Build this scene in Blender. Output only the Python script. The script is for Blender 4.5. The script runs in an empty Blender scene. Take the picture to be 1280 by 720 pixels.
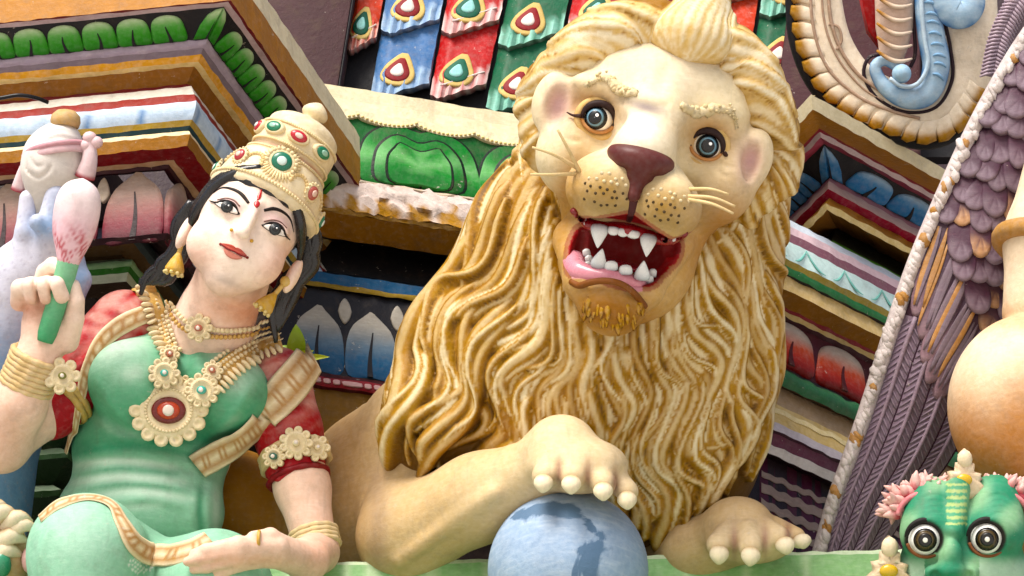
import bpy, math, random
import numpy as np
from mathutils import Vector, Matrix

# ------------------------------------------------------------------ camera, sky, sun, exposure
PX = 0.0015            # metres per design unit
DIST = 4000.0          # camera to reference plane, in design units
PITCH = math.radians(30.0)
CAMZ = 1.6
scene = bpy.context.scene
col = scene.collection
cam_d = bpy.data.cameras.new("camera"); cam = bpy.data.objects.new("camera", cam_d); col.objects.link(cam)
cam.location = (0, 0, CAMZ); cam.rotation_euler = (math.radians(90) + PITCH, 0, 0)
cam_d.sensor_width = 36.0; cam_d.lens = 36.0 * DIST / 1280.0
cam_d.clip_start = 0.1; cam_d.clip_end = 2000.0
cam_d.dof.use_dof = False
scene.camera = cam
world = bpy.data.worlds.new("World"); scene.world = world; world.use_nodes = True
SUN_EL, SUN_AZ = math.radians(48), math.radians(-155)   # azimuth measured from +Y clockwise
nt = world.node_tree
sky = nt.nodes.new("ShaderNodeTexSky"); sky.sky_type = 'NISHITA'; sky.sun_disc = False
sky.sun_elevation = SUN_EL; sky.sun_rotation = SUN_AZ
sky.air_density = 1.0; sky.dust_density = 4.0; sky.ozone_density = 1.0
nt.nodes["Background"].inputs[1].default_value = 0.11
nt.links.new(sky.outputs[0], nt.nodes["Background"].inputs[0])
sun_d = bpy.data.lights.new("sun", 'SUN'); sun = bpy.data.objects.new("sun", sun_d); col.objects.link(sun)
sun_d.energy = 2.9; sun_d.angle = math.radians(26); sun_d.color = (1.0, 0.96, 0.9)
sdir = Vector((math.sin(SUN_AZ) * math.cos(SUN_EL), math.cos(SUN_AZ) * math.cos(SUN_EL), math.sin(SUN_EL)))
sun.rotation_euler = sdir.to_track_quat('Z', 'Y').to_euler(); sun.location = sdir * 30
scene.view_settings.view_transform = 'Standard'; scene.view_settings.look = 'None'
scene.view_settings.gamma = 1.0; scene.view_settings.use_curve_mapping = False
scene.view_settings.exposure = 0.64
scene.cycles.use_denoising = True
scene.cycles.max_bounces = 6

# ------------------------------------------------------------------ helpers
rng = np.random.default_rng(7)
SP, CP = math.sin(PITCH), math.cos(PITCH)
XC = np.array((1., 0, 0)); YC = np.array((0, -SP, CP)); ZC = np.array((0, -CP, -SP))
UP = np.array((0, CP, -SP)); HZ = np.array((0, SP, CP)); RT = np.array((1., 0, 0))   # world up, towards viewer, right; in design space
CAMW = np.array((0, 0, CAMZ))

def C(px, py, w):
    px = np.asarray(px, float); py = np.asarray(py, float); w = np.asarray(w, float)
    s = (DIST - w) / DIST
    return np.stack(np.broadcast_arrays((px - 640) * s, (360 - py) * s, w), -1)
def W(v):
    v = np.asarray(v, float)
    return CAMW + PX * (v[..., 0:1] * XC + v[..., 1:2] * YC + (v[..., 2:3] - DIST) * ZC)
def pix(v):
    v = np.asarray(v, float); s = (DIST - v[..., 2]) / DIST
    return np.stack((640 + v[..., 0] / s, 360 - v[..., 1] / s), -1)
def nrm(a):
    a = np.asarray(a, float); return a / np.maximum(np.linalg.norm(a, axis=-1, keepdims=True), 1e-9)
def lerp(a, b, t): return a + (b - a) * t
def sstep(e0, e1, x):
    t = np.clip((x - e0) / (e1 - e0), 0, 1); return t * t * (3 - 2 * t)
def hexc(s):
    s = s.lstrip('#'); v = np.array([int(s[i:i + 2], 16) / 255 for i in (0, 2, 4)])
    return np.where(v <= 0.04045, v / 12.92, ((v + 0.055) / 1.055) ** 2.4)
def cr(pts, n):
    """Catmull-Rom through pts, n samples evenly spaced by length"""
    p = np.asarray(pts, float); P = np.vstack([2 * p[0] - p[1], p, 2 * p[-1] - p[-2]])
    out = []
    for i in range(len(p) - 1):
        t = np.linspace(0, 1, 24, endpoint=False)[:, None]
        a, b, c, d = P[i], P[i + 1], P[i + 2], P[i + 3]
        out.append(.5 * (2 * b + (c - a) * t + (2 * a - 5 * b + 4 * c - d) * t * t + (3 * b - a - 3 * c + d) * t ** 3))
    q = np.vstack(out + [p[-1:]])
    L = np.r_[0, np.cumsum(np.linalg.norm(np.diff(q, axis=0), axis=1))]
    s = np.linspace(0, L[-1], n)
    return np.stack([np.interp(s, L, q[:, k]) for k in range(q.shape[1])], 1)
def crc(pts, n):
    """closed smooth outline"""
    p = np.asarray(pts, float); m = len(p); out = []
    for i in range(m):
        a, b, c, d = p[i - 1], p[i], p[(i + 1) % m], p[(i + 2) % m]
        t = np.linspace(0, 1, 16, endpoint=False)[:, None]
        out.append(.5 * (2 * b + (c - a) * t + (2 * a - 5 * b + 4 * c - d) * t * t + (3 * b - a - 3 * c + d) * t ** 3))
    q = np.vstack(out + [p[:1]])
    L = np.r_[0, np.cumsum(np.linalg.norm(np.diff(q, axis=0), axis=1))]
    s = np.linspace(0, L[-1], n, endpoint=False)
    return np.stack([np.interp(s, L, q[:, k]) for k in range(q.shape[1])], 1)

ORIG = {}
def thing(name, label, cat, at, group=None, kind=None):
    o = bpy.data.objects.new(name, None); col.objects.link(o)
    w = W(at); o.location = w; ORIG[o.name] = np.array(w); o.empty_display_size = .05
    o['label'] = label; o['category'] = cat
    if group: o['group'] = group
    return o
def tag(o, label=None, cat=None, group=None, kind=None):
    if label: o['label'] = label
    if cat: o['category'] = cat
    if group: o['group'] = group
    if kind: o['kind'] = kind
    return o
def mesh(name, v, f, mat, parent=None, color=None, smooth=True, sharp=None, label=None):
    """v in design space; f: list of faces or (n,k) arrays (list of arrays ok)"""
    v = W(np.asarray(v, float))
    lo, hi = v.min(0), v.max(0)
    org = np.array(((lo[0] + hi[0]) / 2, (lo[1] + hi[1]) / 2, lo[2]))
    me = bpy.data.meshes.new(name)
    groups = f if (isinstance(f, list) and len(f) and isinstance(f[0], np.ndarray) and f[0].ndim == 2) else ([f] if isinstance(f, np.ndarray) else None)
    if groups is None:
        tot = np.array([len(x) for x in f]); idx = np.array([i for x in f for i in x], np.int32)
    else:
        groups = [g for g in groups if len(g)]
        tot = np.concatenate([np.full(len(g), g.shape[1]) for g in groups]); idx = np.concatenate([g.ravel() for g in groups]).astype(np.int32)
    me.vertices.add(len(v)); me.vertices.foreach_set('co', (v - org).astype(np.float32).ravel())
    me.loops.add(len(idx)); me.loops.foreach_set('vertex_index', idx)
    me.polygons.add(len(tot)); me.polygons.foreach_set('loop_start', np.r_[0, np.cumsum(tot)[:-1]].astype(np.int32))
    me.polygons.foreach_set('loop_total', tot.astype(np.int32))
    me.update(calc_edges=True)
    me.polygons.foreach_set('use_smooth', np.full(len(tot), bool(smooth)))
    if color is not None:
        c = np.ones((len(v), 4), np.float32); c[:, :3] = color
        a = me.color_attributes.new('paint', 'FLOAT_COLOR', 'POINT'); a.data.foreach_set('color', c.ravel())
    if smooth and sharp: me.set_sharp_from_angle(angle=math.radians(sharp))
    me.validate()
    me.materials.append(mat if not isinstance(mat, str) else M[mat])
    ob = bpy.data.objects.new(name, me); col.objects.link(ob)
    ORIG[ob.name] = org
    if parent is not None:
        ob.parent = parent; ob.location = org - ORIG[parent.name]
    else: ob.location = org
    if label: ob['label'] = label
    return ob
class MB:
    def __init__(s): s.v = []; s.f = {}; s.c = []; s.n = 0
    def add(s, v, f, c=None):
        v = np.asarray(v, float); s.v.append(v)
        for g in (f if isinstance(f, list) else [f]):
            g = np.asarray(g)
            if len(g): s.f.setdefault(g.shape[1], []).append(g + s.n)
        c = np.ones(3) if c is None else np.asarray(c, float)
        s.c.append(np.broadcast_to(c, (len(v), 3))); s.n += len(v); return s
    def build(s, name, mat, parent=None, color=True, **k):
        return mesh(name, np.vstack(s.v), [np.vstack(g) for g in s.f.values()], mat, parent, color=np.vstack(s.c) if color else None, **k)

# ---- shape makers (return verts, faces)
def tube(pts, rad, n=8, up=None, flat=1.0, closed=False, cap=True, wide=1.0, peak=0.0):
    """sweep; up: cross-section 'outward' vectors; flat: height/width ratio. returns v,f,crest(-1..1),t"""
    p = np.asarray(pts, float); m = len(p); r = np.broadcast_to(np.asarray(rad, float), (m,))
    T = nrm(np.roll(p, -1, 0) - np.roll(p, 1, 0)) if closed else nrm(np.gradient(p, axis=0))
    if up is None:
        u = np.zeros((m, 3)); a = np.array((0, 0, 1.)) if abs(T[0, 2]) < .9 else np.array((0, 1., 0))
        u[0] = nrm(a - T[0] * (a @ T[0]))
        for i in range(1, m):
            q = u[i - 1] - T[i] * (u[i - 1] @ T[i]); u[i] = nrm(q)
    else:
        u = np.broadcast_to(np.asarray(up, float), (m, 3)); u = nrm(u - T * (u * T).sum(1, keepdims=True))
    b = np.cross(T, u)
    a = np.linspace(0, 2 * np.pi, n, endpoint=False) + np.pi / 2
    ca, sa = np.cos(a), np.sin(a)
    sp = np.sign(sa) * np.abs(sa) ** (1 + peak)
    v = p[:, None] + r[:, None, None] * (wide * b[:, None] * ca[None, :, None] + flat * u[:, None] * sp[None, :, None])
    v = v.reshape(-1, 3); crest = np.tile(sa, m); tt = np.repeat(np.linspace(0, 1, m), n)
    i = np.arange(m if closed else m - 1)[:, None]; j = np.arange(n)[None]
    i2 = (i + 1) % m; j2 = (j + 1) % n
    q = np.stack(np.broadcast_arrays(i * n + j, i * n + j2, i2 * n + j2, i2 * n + j), -1).reshape(-1, 4)
    fs = [q]
    if cap and not closed:
        fs.append(np.arange(n)[None, ::-1]); fs.append(((m - 1) * n + np.arange(n))[None])
    return v, fs, crest, tt
def lathe(prof, c, ax, n=24, ex=None, squash=1.0, cap=True):
    """prof [(r,h)] about axis ax at c"""
    ax = nrm(ax); e = np.asarray(ex if ex is not None else ((1, 0, 0) if abs(ax[0]) < .9 else (0, 1, 0)), float)
    ex = nrm(e - ax * (e @ ax)); ey = np.cross(ax, ex)
    a = np.linspace(0, 2 * np.pi, n, endpoint=False); pr = np.asarray(prof, float); m = len(pr)
    ring = ex * np.cos(a)[:, None] + squash * ey * np.sin(a)[:, None]
    v = (np.asarray(c) + pr[:, 0, None, None] * ring[None] + pr[:, 1, None, None] * ax).reshape(-1, 3)
    i = np.arange(m - 1)[:, None]; j = np.arange(n)[None]; j2 = (j + 1) % n
    q = np.stack(np.broadcast_arrays(i * n + j, i * n + j2, (i + 1) * n + j2, (i + 1) * n + j), -1).reshape(-1, 4)
    fs = [q]
    if cap: fs += [np.arange(n)[None, ::-1], ((m - 1) * n + np.arange(n))[None]]
    return v, fs
def ellipsoid(c, r, R=None, nu=12, nv=8):
    a = np.linspace(0, 2 * np.pi, nu, endpoint=False); b = np.linspace(-np.pi / 2, np.pi / 2, nv + 1)[1:-1]
    v = np.stack([np.cos(b)[:, None] * np.cos(a), np.cos(b)[:, None] * np.sin(a), np.sin(b)[:, None] + 0 * a], -1).reshape(-1, 3)
    v = np.vstack([v, [[0, 0, -1], [0, 0, 1]]]) * np.asarray(r, float)
    if R is not None: v = v @ np.asarray(R)
    m = nv - 1; i = np.arange(m - 1)[:, None]; j = np.arange(nu)[None]; j2 = (j + 1) % nu
    q = np.stack(np.broadcast_arrays(i * nu + j, i * nu + j2, (i + 1) * nu + j2, (i + 1) * nu + j), -1).reshape(-1, 4)
    k = np.arange(nu); k2 = (k + 1) % nu
    t = np.vstack([np.stack([np.full(nu, m * nu), k2, k], 1), np.stack([np.full(nu, m * nu + 1), (m - 1) * nu + k, (m - 1) * nu + k2], 1)])
    return v + np.asarray(c), [q, t]
def dome(outline, nv, h, levels=((1, 0), (1, .45), (.93, .78), (.78, .95), (.5, 1.0)), back=3.0, ctr=None):
    """domed relief piece from a closed 3D outline (n,3); nv normal; h height. returns v,f,level"""
    o = np.asarray(outline, float); n = len(o); c = o.mean(0) if ctr is None else np.asarray(ctr, float); nv = np.asarray(nv, float)
    rings = [o - nv * back] + [c + (o - c) * s + nv * h * z for s, z in levels]
    v = np.vstack(rings + [(c + nv * h * 1.0)[None]]); m = len(rings)
    i = np.arange(m - 1)[:, None]; j = np.arange(n)[None]; j2 = (j + 1) % n
    q = np.stack(np.broadcast_arrays(i * n + j, i * n + j2, (i + 1) * n + j2, (i + 1) * n + j), -1).reshape(-1, 4)
    k = np.arange(n); t = np.stack([(m - 1) * n + k, (m - 1) * n + (k + 1) % n, np.full(n, m * n)], 1)
    lev = np.r_[np.repeat([0] + [s for s, z in levels], n), 0]
    # make winding agree with nv
    a = v[q[n, 1]] - v[q[n, 0]]; b = v[q[n, 3]] - v[q[n, 0]]
    if np.cross(a, b) @ (o[0] - c + nv * 0.2 * np.linalg.norm(o[0] - c)) < 0: q = q[:, ::-1]; t = t[:, ::-1]
    return v, [q, t], lev
def fan_prism(outline, nv, h, back=4.0):
    return dome(outline, nv, h, levels=((1, 0), (1, .7), (.985, .93), (.95, 1.0)), back=back)

# ---- signed distance sculpting
def rot(axis, deg):
    return np.array(Matrix.Rotation(math.radians(deg), 3, Vector(axis)))
def frame(r, u):
    """rows: right, up, forward from image-plane right vector and up vector"""
    r = nrm(r); u = np.asarray(u, float); u = nrm(u - r * (u @ r)); return np.stack([r, u, np.cross(r, u)])
def smin(a, b, k):
    h = np.maximum(k - np.abs(a - b), 0) / k
    return np.minimum(a, b) - h * h * k * .25
def p_ell(c, r, R=None):
    c = np.asarray(c, float); r = np.asarray(r, float); R = np.eye(3) if R is None else np.asarray(R)
    ext = np.sqrt(((R * r[:, None]) ** 2).sum(0))
    def f(X, Y, Z):
        x, y, z = X - c[0], Y - c[1], Z - c[2]
        a = R[0, 0] * x + R[0, 1] * y + R[0, 2] * z; b = R[1, 0] * x + R[1, 1] * y + R[1, 2] * z; d = R[2, 0] * x + R[2, 1] * y + R[2, 2] * z
        k0 = np.sqrt((a / r[0]) ** 2 + (b / r[1]) ** 2 + (d / r[2]) ** 2)
        k1 = np.sqrt((a / r[0] ** 2) ** 2 + (b / r[1] ** 2) ** 2 + (d / r[2] ** 2) ** 2) + 1e-6
        return k0 * (k0 - 1) / k1
    return c - ext, c + ext, f
def p_cone(a, b, ra, rb, flat=None):
    a = np.asarray(a, float); b = np.asarray(b, float); ab = b - a; L = max(ab @ ab, 1e-6); m = max(ra, rb)
    def f(X, Y, Z):
        x, y, z = X - a[0], Y - a[1], Z - a[2]
        t = np.clip((x * ab[0] + y * ab[1] + z * ab[2]) / L, 0, 1)
        return np.sqrt((x - t * ab[0]) ** 2 + (y - t * ab[1]) ** 2 + (z - t * ab[2]) ** 2) - (ra + (rb - ra) * t)
    return np.minimum(a, b) - m, np.maximum(a, b) + m, f
def p_box(c, h, R=None, r=4.0):
    c = np.asarray(c, float); h = np.asarray(h, float) - r; R = np.eye(3) if R is None else np.asarray(R)
    ext = np.sqrt((R ** 2 * ((h + r) ** 2)[:, None]).sum(0)) * 1.8
    def f(X, Y, Z):
        x, y, z = X - c[0], Y - c[1], Z - c[2]
        q = [np.abs(R[i, 0] * x + R[i, 1] * y + R[i, 2] * z) - h[i] for i in range(3)]
        return np.sqrt(np.maximum(q[0], 0) ** 2 + np.maximum(q[1], 0) ** 2 + np.maximum(q[2], 0) ** 2) + np.minimum(np.maximum(q[0], np.maximum(q[1], q[2])), 0) - r
    return c - ext, c + ext, f
class Field:
    def __init__(s, lo, hi, h):
        s.lo = np.asarray(lo, float); s.h = float(h); s.n = np.ceil((np.asarray(hi, float) - s.lo) / h).astype(int) + 1
        s.a = np.full(s.n, 60.0, np.float32); s._z = None
        s.ax = [(s.lo[i] + np.arange(s.n[i]) * h).astype(np.float32) for i in range(3)]
    def _win(s, lo, hi, m):
        i0 = np.clip(np.floor((lo - m - s.lo) / s.h).astype(int), 0, s.n); i1 = np.clip(np.ceil((hi + m - s.lo) / s.h).astype(int) + 1, 0, s.n)
        sl = tuple(slice(i0[k], i1[k]) for k in range(3))
        return sl, s.ax[0][sl[0]][:, None, None], s.ax[1][sl[1]][None, :, None], s.ax[2][sl[2]][None, None, :]
    def add(s, prim, k=0.0, inflate=0.0):
        lo, hi, f = prim; sl, X, Y, Z = s._win(lo, hi, k + 4 * s.h + abs(inflate))
        if min(s.a[sl].shape) == 0: return s
        d = f(X, Y, Z).astype(np.float32) - inflate
        s.a[sl] = smin(s.a[sl], d, k) if k > 0 else np.minimum(s.a[sl], d); return s
    def chain(s, pts, rad, k=0.0, k0=None):
        for i in range(len(pts) - 1): s.add(p_cone(pts[i], pts[i + 1], rad[i], rad[i + 1]), k if (i or k0 is None) else k0)
        return s
    def cut(s, prim, k=0.0):
        lo, hi, f = prim; sl, X, Y, Z = s._win(lo, hi, k + 4 * s.h)
        if min(s.a[sl].shape) == 0: return s
        d = -f(X, Y, Z).astype(np.float32)
        s.a[sl] = -smin(-s.a[sl], -d, k) if k > 0 else np.maximum(s.a[sl], d); return s
    def keep(s, fn):
        """intersect with fn(X,Y,Z)<0"""
        X, Y, Z = s.ax[0][:, None, None], s.ax[1][None, :, None], s.ax[2][None, None, :]
        s.a = np.maximum(s.a, fn(X, Y, Z).astype(np.float32)); return s
    def emboss(s, poly, A, sig, w=60.0, taper=True):
        """raise (A>0) or press (A<0) a line, given in picture coordinates, into the surface"""
        q = C(*np.asarray(cr(poly, 30), float).T, w)[:, :2]; X = s.ax[0][:, None]; Y = s.ax[1][None, :]; best = np.full((s.n[0], s.n[1]), 1e9, np.float32); amp = np.zeros_like(best)
        for i, (x, y) in enumerate(q):
            d = (X - x) ** 2 + (Y - y) ** 2; m = d < best; best = np.where(m, d, best); amp = np.where(m, A * (math.sin(math.pi * (i + .5) / len(q)) ** .6 if taper else 1), amp)
        s.a -= (amp * np.exp(-best / sig ** 2))[:, :, None].astype(np.float32); s._z = None; return s
    def copy(s):
        o = object.__new__(Field); o.lo, o.h, o.n, o.ax, o._z = s.lo, s.h, s.n, s.ax, None; o.a = s.a.copy(); return o
    def val(s, p):
        q = (np.asarray(p, float) - s.lo) / s.h; q = np.clip(q, 0, s.n - 1.001); i = q.astype(int); t = q - i
        r = 0
        for dx in (0, 1):
            for dy in (0, 1):
                for dz in (0, 1):
                    w = (t[..., 0] if dx else 1 - t[..., 0]) * (t[..., 1] if dy else 1 - t[..., 1]) * (t[..., 2] if dz else 1 - t[..., 2])
                    r = r + w * s.a[i[..., 0] + dx, i[..., 1] + dy, i[..., 2] + dz]
        return r
    def grad(s, p, e=None):
        e = e or s.h * 1.5; p = np.asarray(p, float)
        return nrm(np.stack([s.val(p + e * d) - s.val(p - e * d) for d in np.eye(3)], -1))
    def zmap(s):
        if s._z is None:
            ins = s.a < 0; rev = ins[:, :, ::-1]; k = rev.argmax(2); hit = rev.any(2); k = s.n[2] - 1 - k
            k2 = np.minimum(k + 1, s.n[2] - 1); I, J = np.indices(k.shape)
            a = s.a[I, J, k]; b = s.a[I, J, k2]; t = np.where(b > a, a / (a - b + 1e-9), 0)
            s._z = np.where(hit, s.lo[2] + (k + np.clip(t, 0, 1)) * s.h, np.nan)
        return s._z
    def z(s, x, y):
        zm = s.zmap(); i = (np.asarray(x) - s.lo[0]) / s.h; j = (np.asarray(y) - s.lo[1]) / s.h
        i = np.clip(i, 0, s.n[0] - 1.001); j = np.clip(j, 0, s.n[1] - 1.001); a = i.astype(int); b = j.astype(int); u = i - a; v = j - b
        vals = np.stack([zm[a, b], zm[a + 1, b], zm[a, b + 1], zm[a + 1, b + 1]]); ws = np.stack([(1 - u) * (1 - v), u * (1 - v), (1 - u) * v, u * v])
        ok = ~np.isnan(vals); ws = ws * ok; t = ws.sum(0)
        return np.where(t > 0.0, (np.where(ok, vals, 0) * ws).sum(0) / np.maximum(t, 1e-9), np.nan)
    def surf(s):
        a = s.a.copy(); B = 30.0
        a[0] = a[-1] = B; a[:, 0] = a[:, -1] = B; a[:, :, 0] = a[:, :, -1] = B
        ins = a < 0; cnt = np.zeros(tuple(s.n - 1), np.uint8)
        offs = [(x, y, z) for x in (0, 1) for y in (0, 1) for z in (0, 1)]
        for x, y, z in offs: cnt += ins[x:s.n[0] - 1 + x, y:s.n[1] - 1 + y, z:s.n[2] - 1 + z]
        I = np.argwhere((cnt > 0) & (cnt < 8)); vid = np.full(tuple(s.n - 1), -1, np.int32); vid[tuple(I.T)] = np.arange(len(I))
        vals = np.stack([a[I[:, 0] + x, I[:, 1] + y, I[:, 2] + z] for x, y, z in offs], 1)
        acc = np.zeros((len(I), 3)); num = np.zeros(len(I)); O = np.array(offs, float)
        for p in range(8):
            for q in range(p + 1, 8):
                if np.abs(O[p] - O[q]).sum() != 1: continue
                va, vb = vals[:, p], vals[:, q]; m = (va < 0) != (vb < 0); t = np.where(m, va / np.where(m, va - vb, 1), 0)
                acc += m[:, None] * (O[p] + t[:, None] * (O[q] - O[p])); num += m
        V = s.lo + (I + acc / num[:, None]) * s.h; F = []
        for ax in range(3):
            u, w = (ax + 1) % 3, (ax + 2) % 3
            sl0 = [slice(1, -1)] * 3; sl0[ax] = slice(0, -1); sl1 = list(sl0); sl1[ax] = slice(1, None)
            d = ins[tuple(sl0)] != ins[tuple(sl1)]; E = np.argwhere(d); base = E + 1; base[:, ax] -= 1
            inn = ins[tuple(base.T)]
            def g(du, dw):
                c = base.copy(); c[:, u] -= du; c[:, w] -= dw; return vid[tuple(c.T)]
            q = np.stack([g(0, 0), g(1, 0), g(1, 1), g(0, 1)], 1); q[~inn] = q[~inn][:, ::-1]
            F.append(q)
        return V, np.vstack(F)
    def build(s, name, mat, parent=None, color=None, smoothit=0, **k):
        v, f = s.surf()
        for _ in range(smoothit):
            acc = np.zeros_like(v); n = np.zeros(len(v))
            for a, b in ((0, 1), (1, 2), (2, 3), (3, 0)):
                np.add.at(acc, f[:, a], v[f[:, b]]); np.add.at(n, f[:, a], 1); np.add.at(acc, f[:, b], v[f[:, a]]); np.add.at(n, f[:, b], 1)
            v = v * .4 + .6 * acc / n[:, None]
        c = color(v, s) if callable(color) else color
        return mesh(name, v, f, mat, parent, color=c, **k)
def drape(p2, fields, off=0.0, w0=50.0, it=5):
    """project picture-plane points onto the front of sculpted fields; returns points and normals"""
    p2 = np.asarray(p2, float); w = np.full(len(p2), float(w0)); fields = fields if isinstance(fields, (list, tuple)) else [fields]
    for _ in range(it):
        q = C(p2[:, 0], p2[:, 1], w); zs = np.stack([f.z(q[:, 0], q[:, 1]) for f in fields])
        best = np.where(np.isnan(zs), -1e9, zs).max(0); w = np.where(best > -1e8, best, w)
        bad = best <= -1e8
        if bad.any() and (~bad).any():
            i = np.arange(len(w)); w[bad] = np.interp(i[bad], i[~bad], w[~bad])
    q = C(p2[:, 0], p2[:, 1], w); zs = np.stack([f.z(q[:, 0], q[:, 1]) for f in fields]); k = np.where(np.isnan(zs), -1e9, zs).argmax(0)
    n = np.zeros_like(q)
    for i, f in enumerate(fields):
        m = k == i
        if m.any(): n[m] = f.grad(q[m])
    return q + n * off, n

# ------------------------------------------------------------------ materials
M = {}
def paint(name, rgb=None, rough=.5, var=.16, dirt=.3, bump=.35, scale=1.0, spec=.22, dirtcol=(.09, .06, .035), pits=.3, streak=0.0, metal=0.0, chips=0.0, brush=0.0):
    """hand painted plaster: colour drift, grime, pits and fine relief; rgb None reads the painted colour attribute"""
    m = bpy.data.materials.new(name); m.use_nodes = True; t = m.node_tree; N = t.nodes; L = t.links; b = N['Principled BSDF']
    tc = N.new('ShaderNodeTexCoord'); ob = tc.outputs['Object']
    if rgb is None:
        a = N.new('ShaderNodeAttribute'); a.attribute_name = 'paint'; base = a.outputs['Color']
    else:
        r = N.new('ShaderNodeRGB'); r.outputs[0].default_value = (*rgb, 1); base = r.outputs[0]
    def noise(sc, det=4, rg=.55, src=ob):
        n = N.new('ShaderNodeTexNoise'); n.inputs['Scale'].default_value = sc * scale; n.inputs['Detail'].default_value = det; n.inputs['Roughness'].default_value = rg
        L.new(src, n.inputs['Vector']); return n.outputs['Fac']
    def ramp(x, a, b_):
        r = N.new('ShaderNodeMapRange'); r.inputs[1].default_value = a; r.inputs[2].default_value = b_; L.new(x, r.inputs[0]); return r.outputs[0]
    def math_(op, x, y):
        k = N.new('ShaderNodeMath'); k.operation = op
        for i, q in enumerate((x, y)):
            if isinstance(q, (int, float)): k.inputs[i].default_value = q
            else: L.new(q, k.inputs[i])
        return k.outputs[0]
    def mix(fac, A, B, mode='MIX'):
        k = N.new('ShaderNodeMix'); k.data_type = 'RGBA'; k.blend_type = mode
        for s_, q in ((0, fac), (6, A), (7, B)):
            if isinstance(q, (int, float)): k.inputs[s_].default_value = q
            elif isinstance(q, tuple): k.inputs[s_].default_value = (*q, 1)
            else: L.new(q, k.inputs[s_])
        return k.outputs[2]
    n1 = noise(14, 5); n2 = noise(90, 4); n3 = noise(330, 3, .6)
    v1 = math_('ADD', math_('MULTIPLY', ramp(n1, .3, .7), .6), math_('MULTIPLY', ramp(n2, .3, .7), .4))
    val = math_('ADD', 1 - var, math_('MULTIPLY', v1, 2 * var))
    hsv = N.new('ShaderNodeHueSaturation'); L.new(base, hsv.inputs['Color']); L.new(val, hsv.inputs['Value'])
    L.new(math_('ADD', 1.0 + var * .5, math_('MULTIPLY', ramp(n2, .35, .65), -var)), hsv.inputs['Saturation'])
    c = hsv.outputs[0]
    if dirt > 0:
        d = math_('MULTIPLY', ramp(noise(22, 8, .7), .52, .70), dirt); c = mix(d, c, dirtcol)
    if pits > 0:
        p = math_('MULTIPLY', math_('MULTIPLY', ramp(n3, .66, .74), ramp(n1, .45, .65)), pits); c = mix(p, c, tuple(x * .6 for x in dirtcol))
    if brush > 0:
        mp = N.new('ShaderNodeMapping'); mp.inputs['Scale'].default_value = (.25, .25, 1.6); mp.inputs['Rotation'].default_value = (.2, .35, .1); L.new(tc.outputs['Object'], mp.inputs[0])
        c = mix(math_('MULTIPLY', ramp(noise(150, 3, .6, mp.outputs[0]), .5, .72), brush), c, (.92, .88, .8), 'SOFT_LIGHT')
    if chips > 0:
        c = mix(math_('MULTIPLY', ramp(noise(38, 9, .72), .645, .665), chips), c, (.50, .45, .38))
    if streak > 0:
        mp = N.new('ShaderNodeMapping'); mp.inputs['Scale'].default_value = (1, 1, .12); L.new(tc.outputs['Object'], mp.inputs[0])
        c = mix(math_('MULTIPLY', ramp(noise(60, 4, .6, mp.outputs[0]), .55, .75), streak), c, dirtcol)
    L.new(c, b.inputs['Base Color'])
    L.new(math_('ADD', rough - .1, math_('MULTIPLY', n2, .25)), b.inputs['Roughness'])
    b.inputs['Specular IOR Level'].default_value = spec; b.inputs['Metallic'].default_value = metal
    if bump > 0:
        bp = N.new('ShaderNodeBump'); bp.inputs['Strength'].default_value = bump; bp.inputs['Distance'].default_value = .004
        L.new(math_('ADD', math_('MULTIPLY', n1, 1.6), math_('ADD', math_('MULTIPLY', n2, .8), math_('MULTIPLY', n3, .35))), bp.inputs['Height']); L.new(bp.outputs[0], b.inputs['Normal'])
    M[name] = m; return m
paint('paint', None, chips=.6, brush=.3)                                  # colour per vertex
paint('paint_smooth', None, rough=.58, var=.10, dirt=.2, bump=.28, pits=.45, spec=.25, streak=.16, brush=.22, chips=.25)
paint('mane_paint', None, rough=.5, var=.14, dirt=.16, bump=.4, pits=.3, dirtcol=(.16, .08, .02))
paint('paint_gloss', None, rough=.25, var=.04, dirt=.05, bump=.04, pits=0, spec=.55)
paint('paint_rough', None, rough=.7, var=.2, dirt=.45, bump=.6, pits=.6, chips=.5)
paint('gloss_black', (.006, .006, .008), rough=.28, var=.1, dirt=0, bump=.03, pits=0)
paint('black', (.008, .007, .009), rough=.55, dirt=.1)
def pm(name, hx, **k): return paint(name, tuple(hexc(hx)), **k)
# ------------------------------------------------------------------ the ground far below, and the masonry
def HC(h, k=.82, sat=1.14):
    c = hexc(h); g = c @ np.array((.21, .72, .07)); return np.clip(g + (c - g) * sat, 0.003, 1) * k
CREAM = HC('#ecdfbd'); OCHRE = HC('#a9731a'); DARKOCH = HC('#8a5a14'); MAROON = HC('#6a1420'); LILAC = HC('#b9a4a8'); BLACK = np.array((.008, .007, .009))

def ground():
    g0 = W(C(640, 360, 0))
    n = 24; xs = np.linspace(-1, 1, n + 1); s = np.sign(xs) * np.abs(xs) ** 2.2 * 400
    V = np.array([(x, y, 0) for y in s for x in s], float); me = bpy.data.meshes.new('ground')
    F = [(j * (n + 1) + i, j * (n + 1) + i + 1, (j + 1) * (n + 1) + i + 1, (j + 1) * (n + 1) + i) for j in range(n) for i in range(n)]
    me.from_pydata(V.tolist(), [], F); me.materials.append(paint('courtyard', (.6, .55, .48), rough=.85, var=.15, dirt=.3, bump=.3, scale=.05))
    o = bpy.data.objects.new('ground', me); col.objects.link(o); o['kind'] = 'structure'
ground()

class Wob:
    """slight hand-made unevenness of an edge"""
    def __init__(s, seed, amp=.7):
        r = np.random.default_rng(seed); s.k = r.uniform(.01, .12, 6); s.p = r.uniform(0, 6.28, 6); s.a = r.normal(0, 1, 6) * amp / 2.2
    def __call__(s, x): return (s.a * np.sin(np.asarray(x)[..., None] * s.k * 2 + s.p)).sum(-1)

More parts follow.
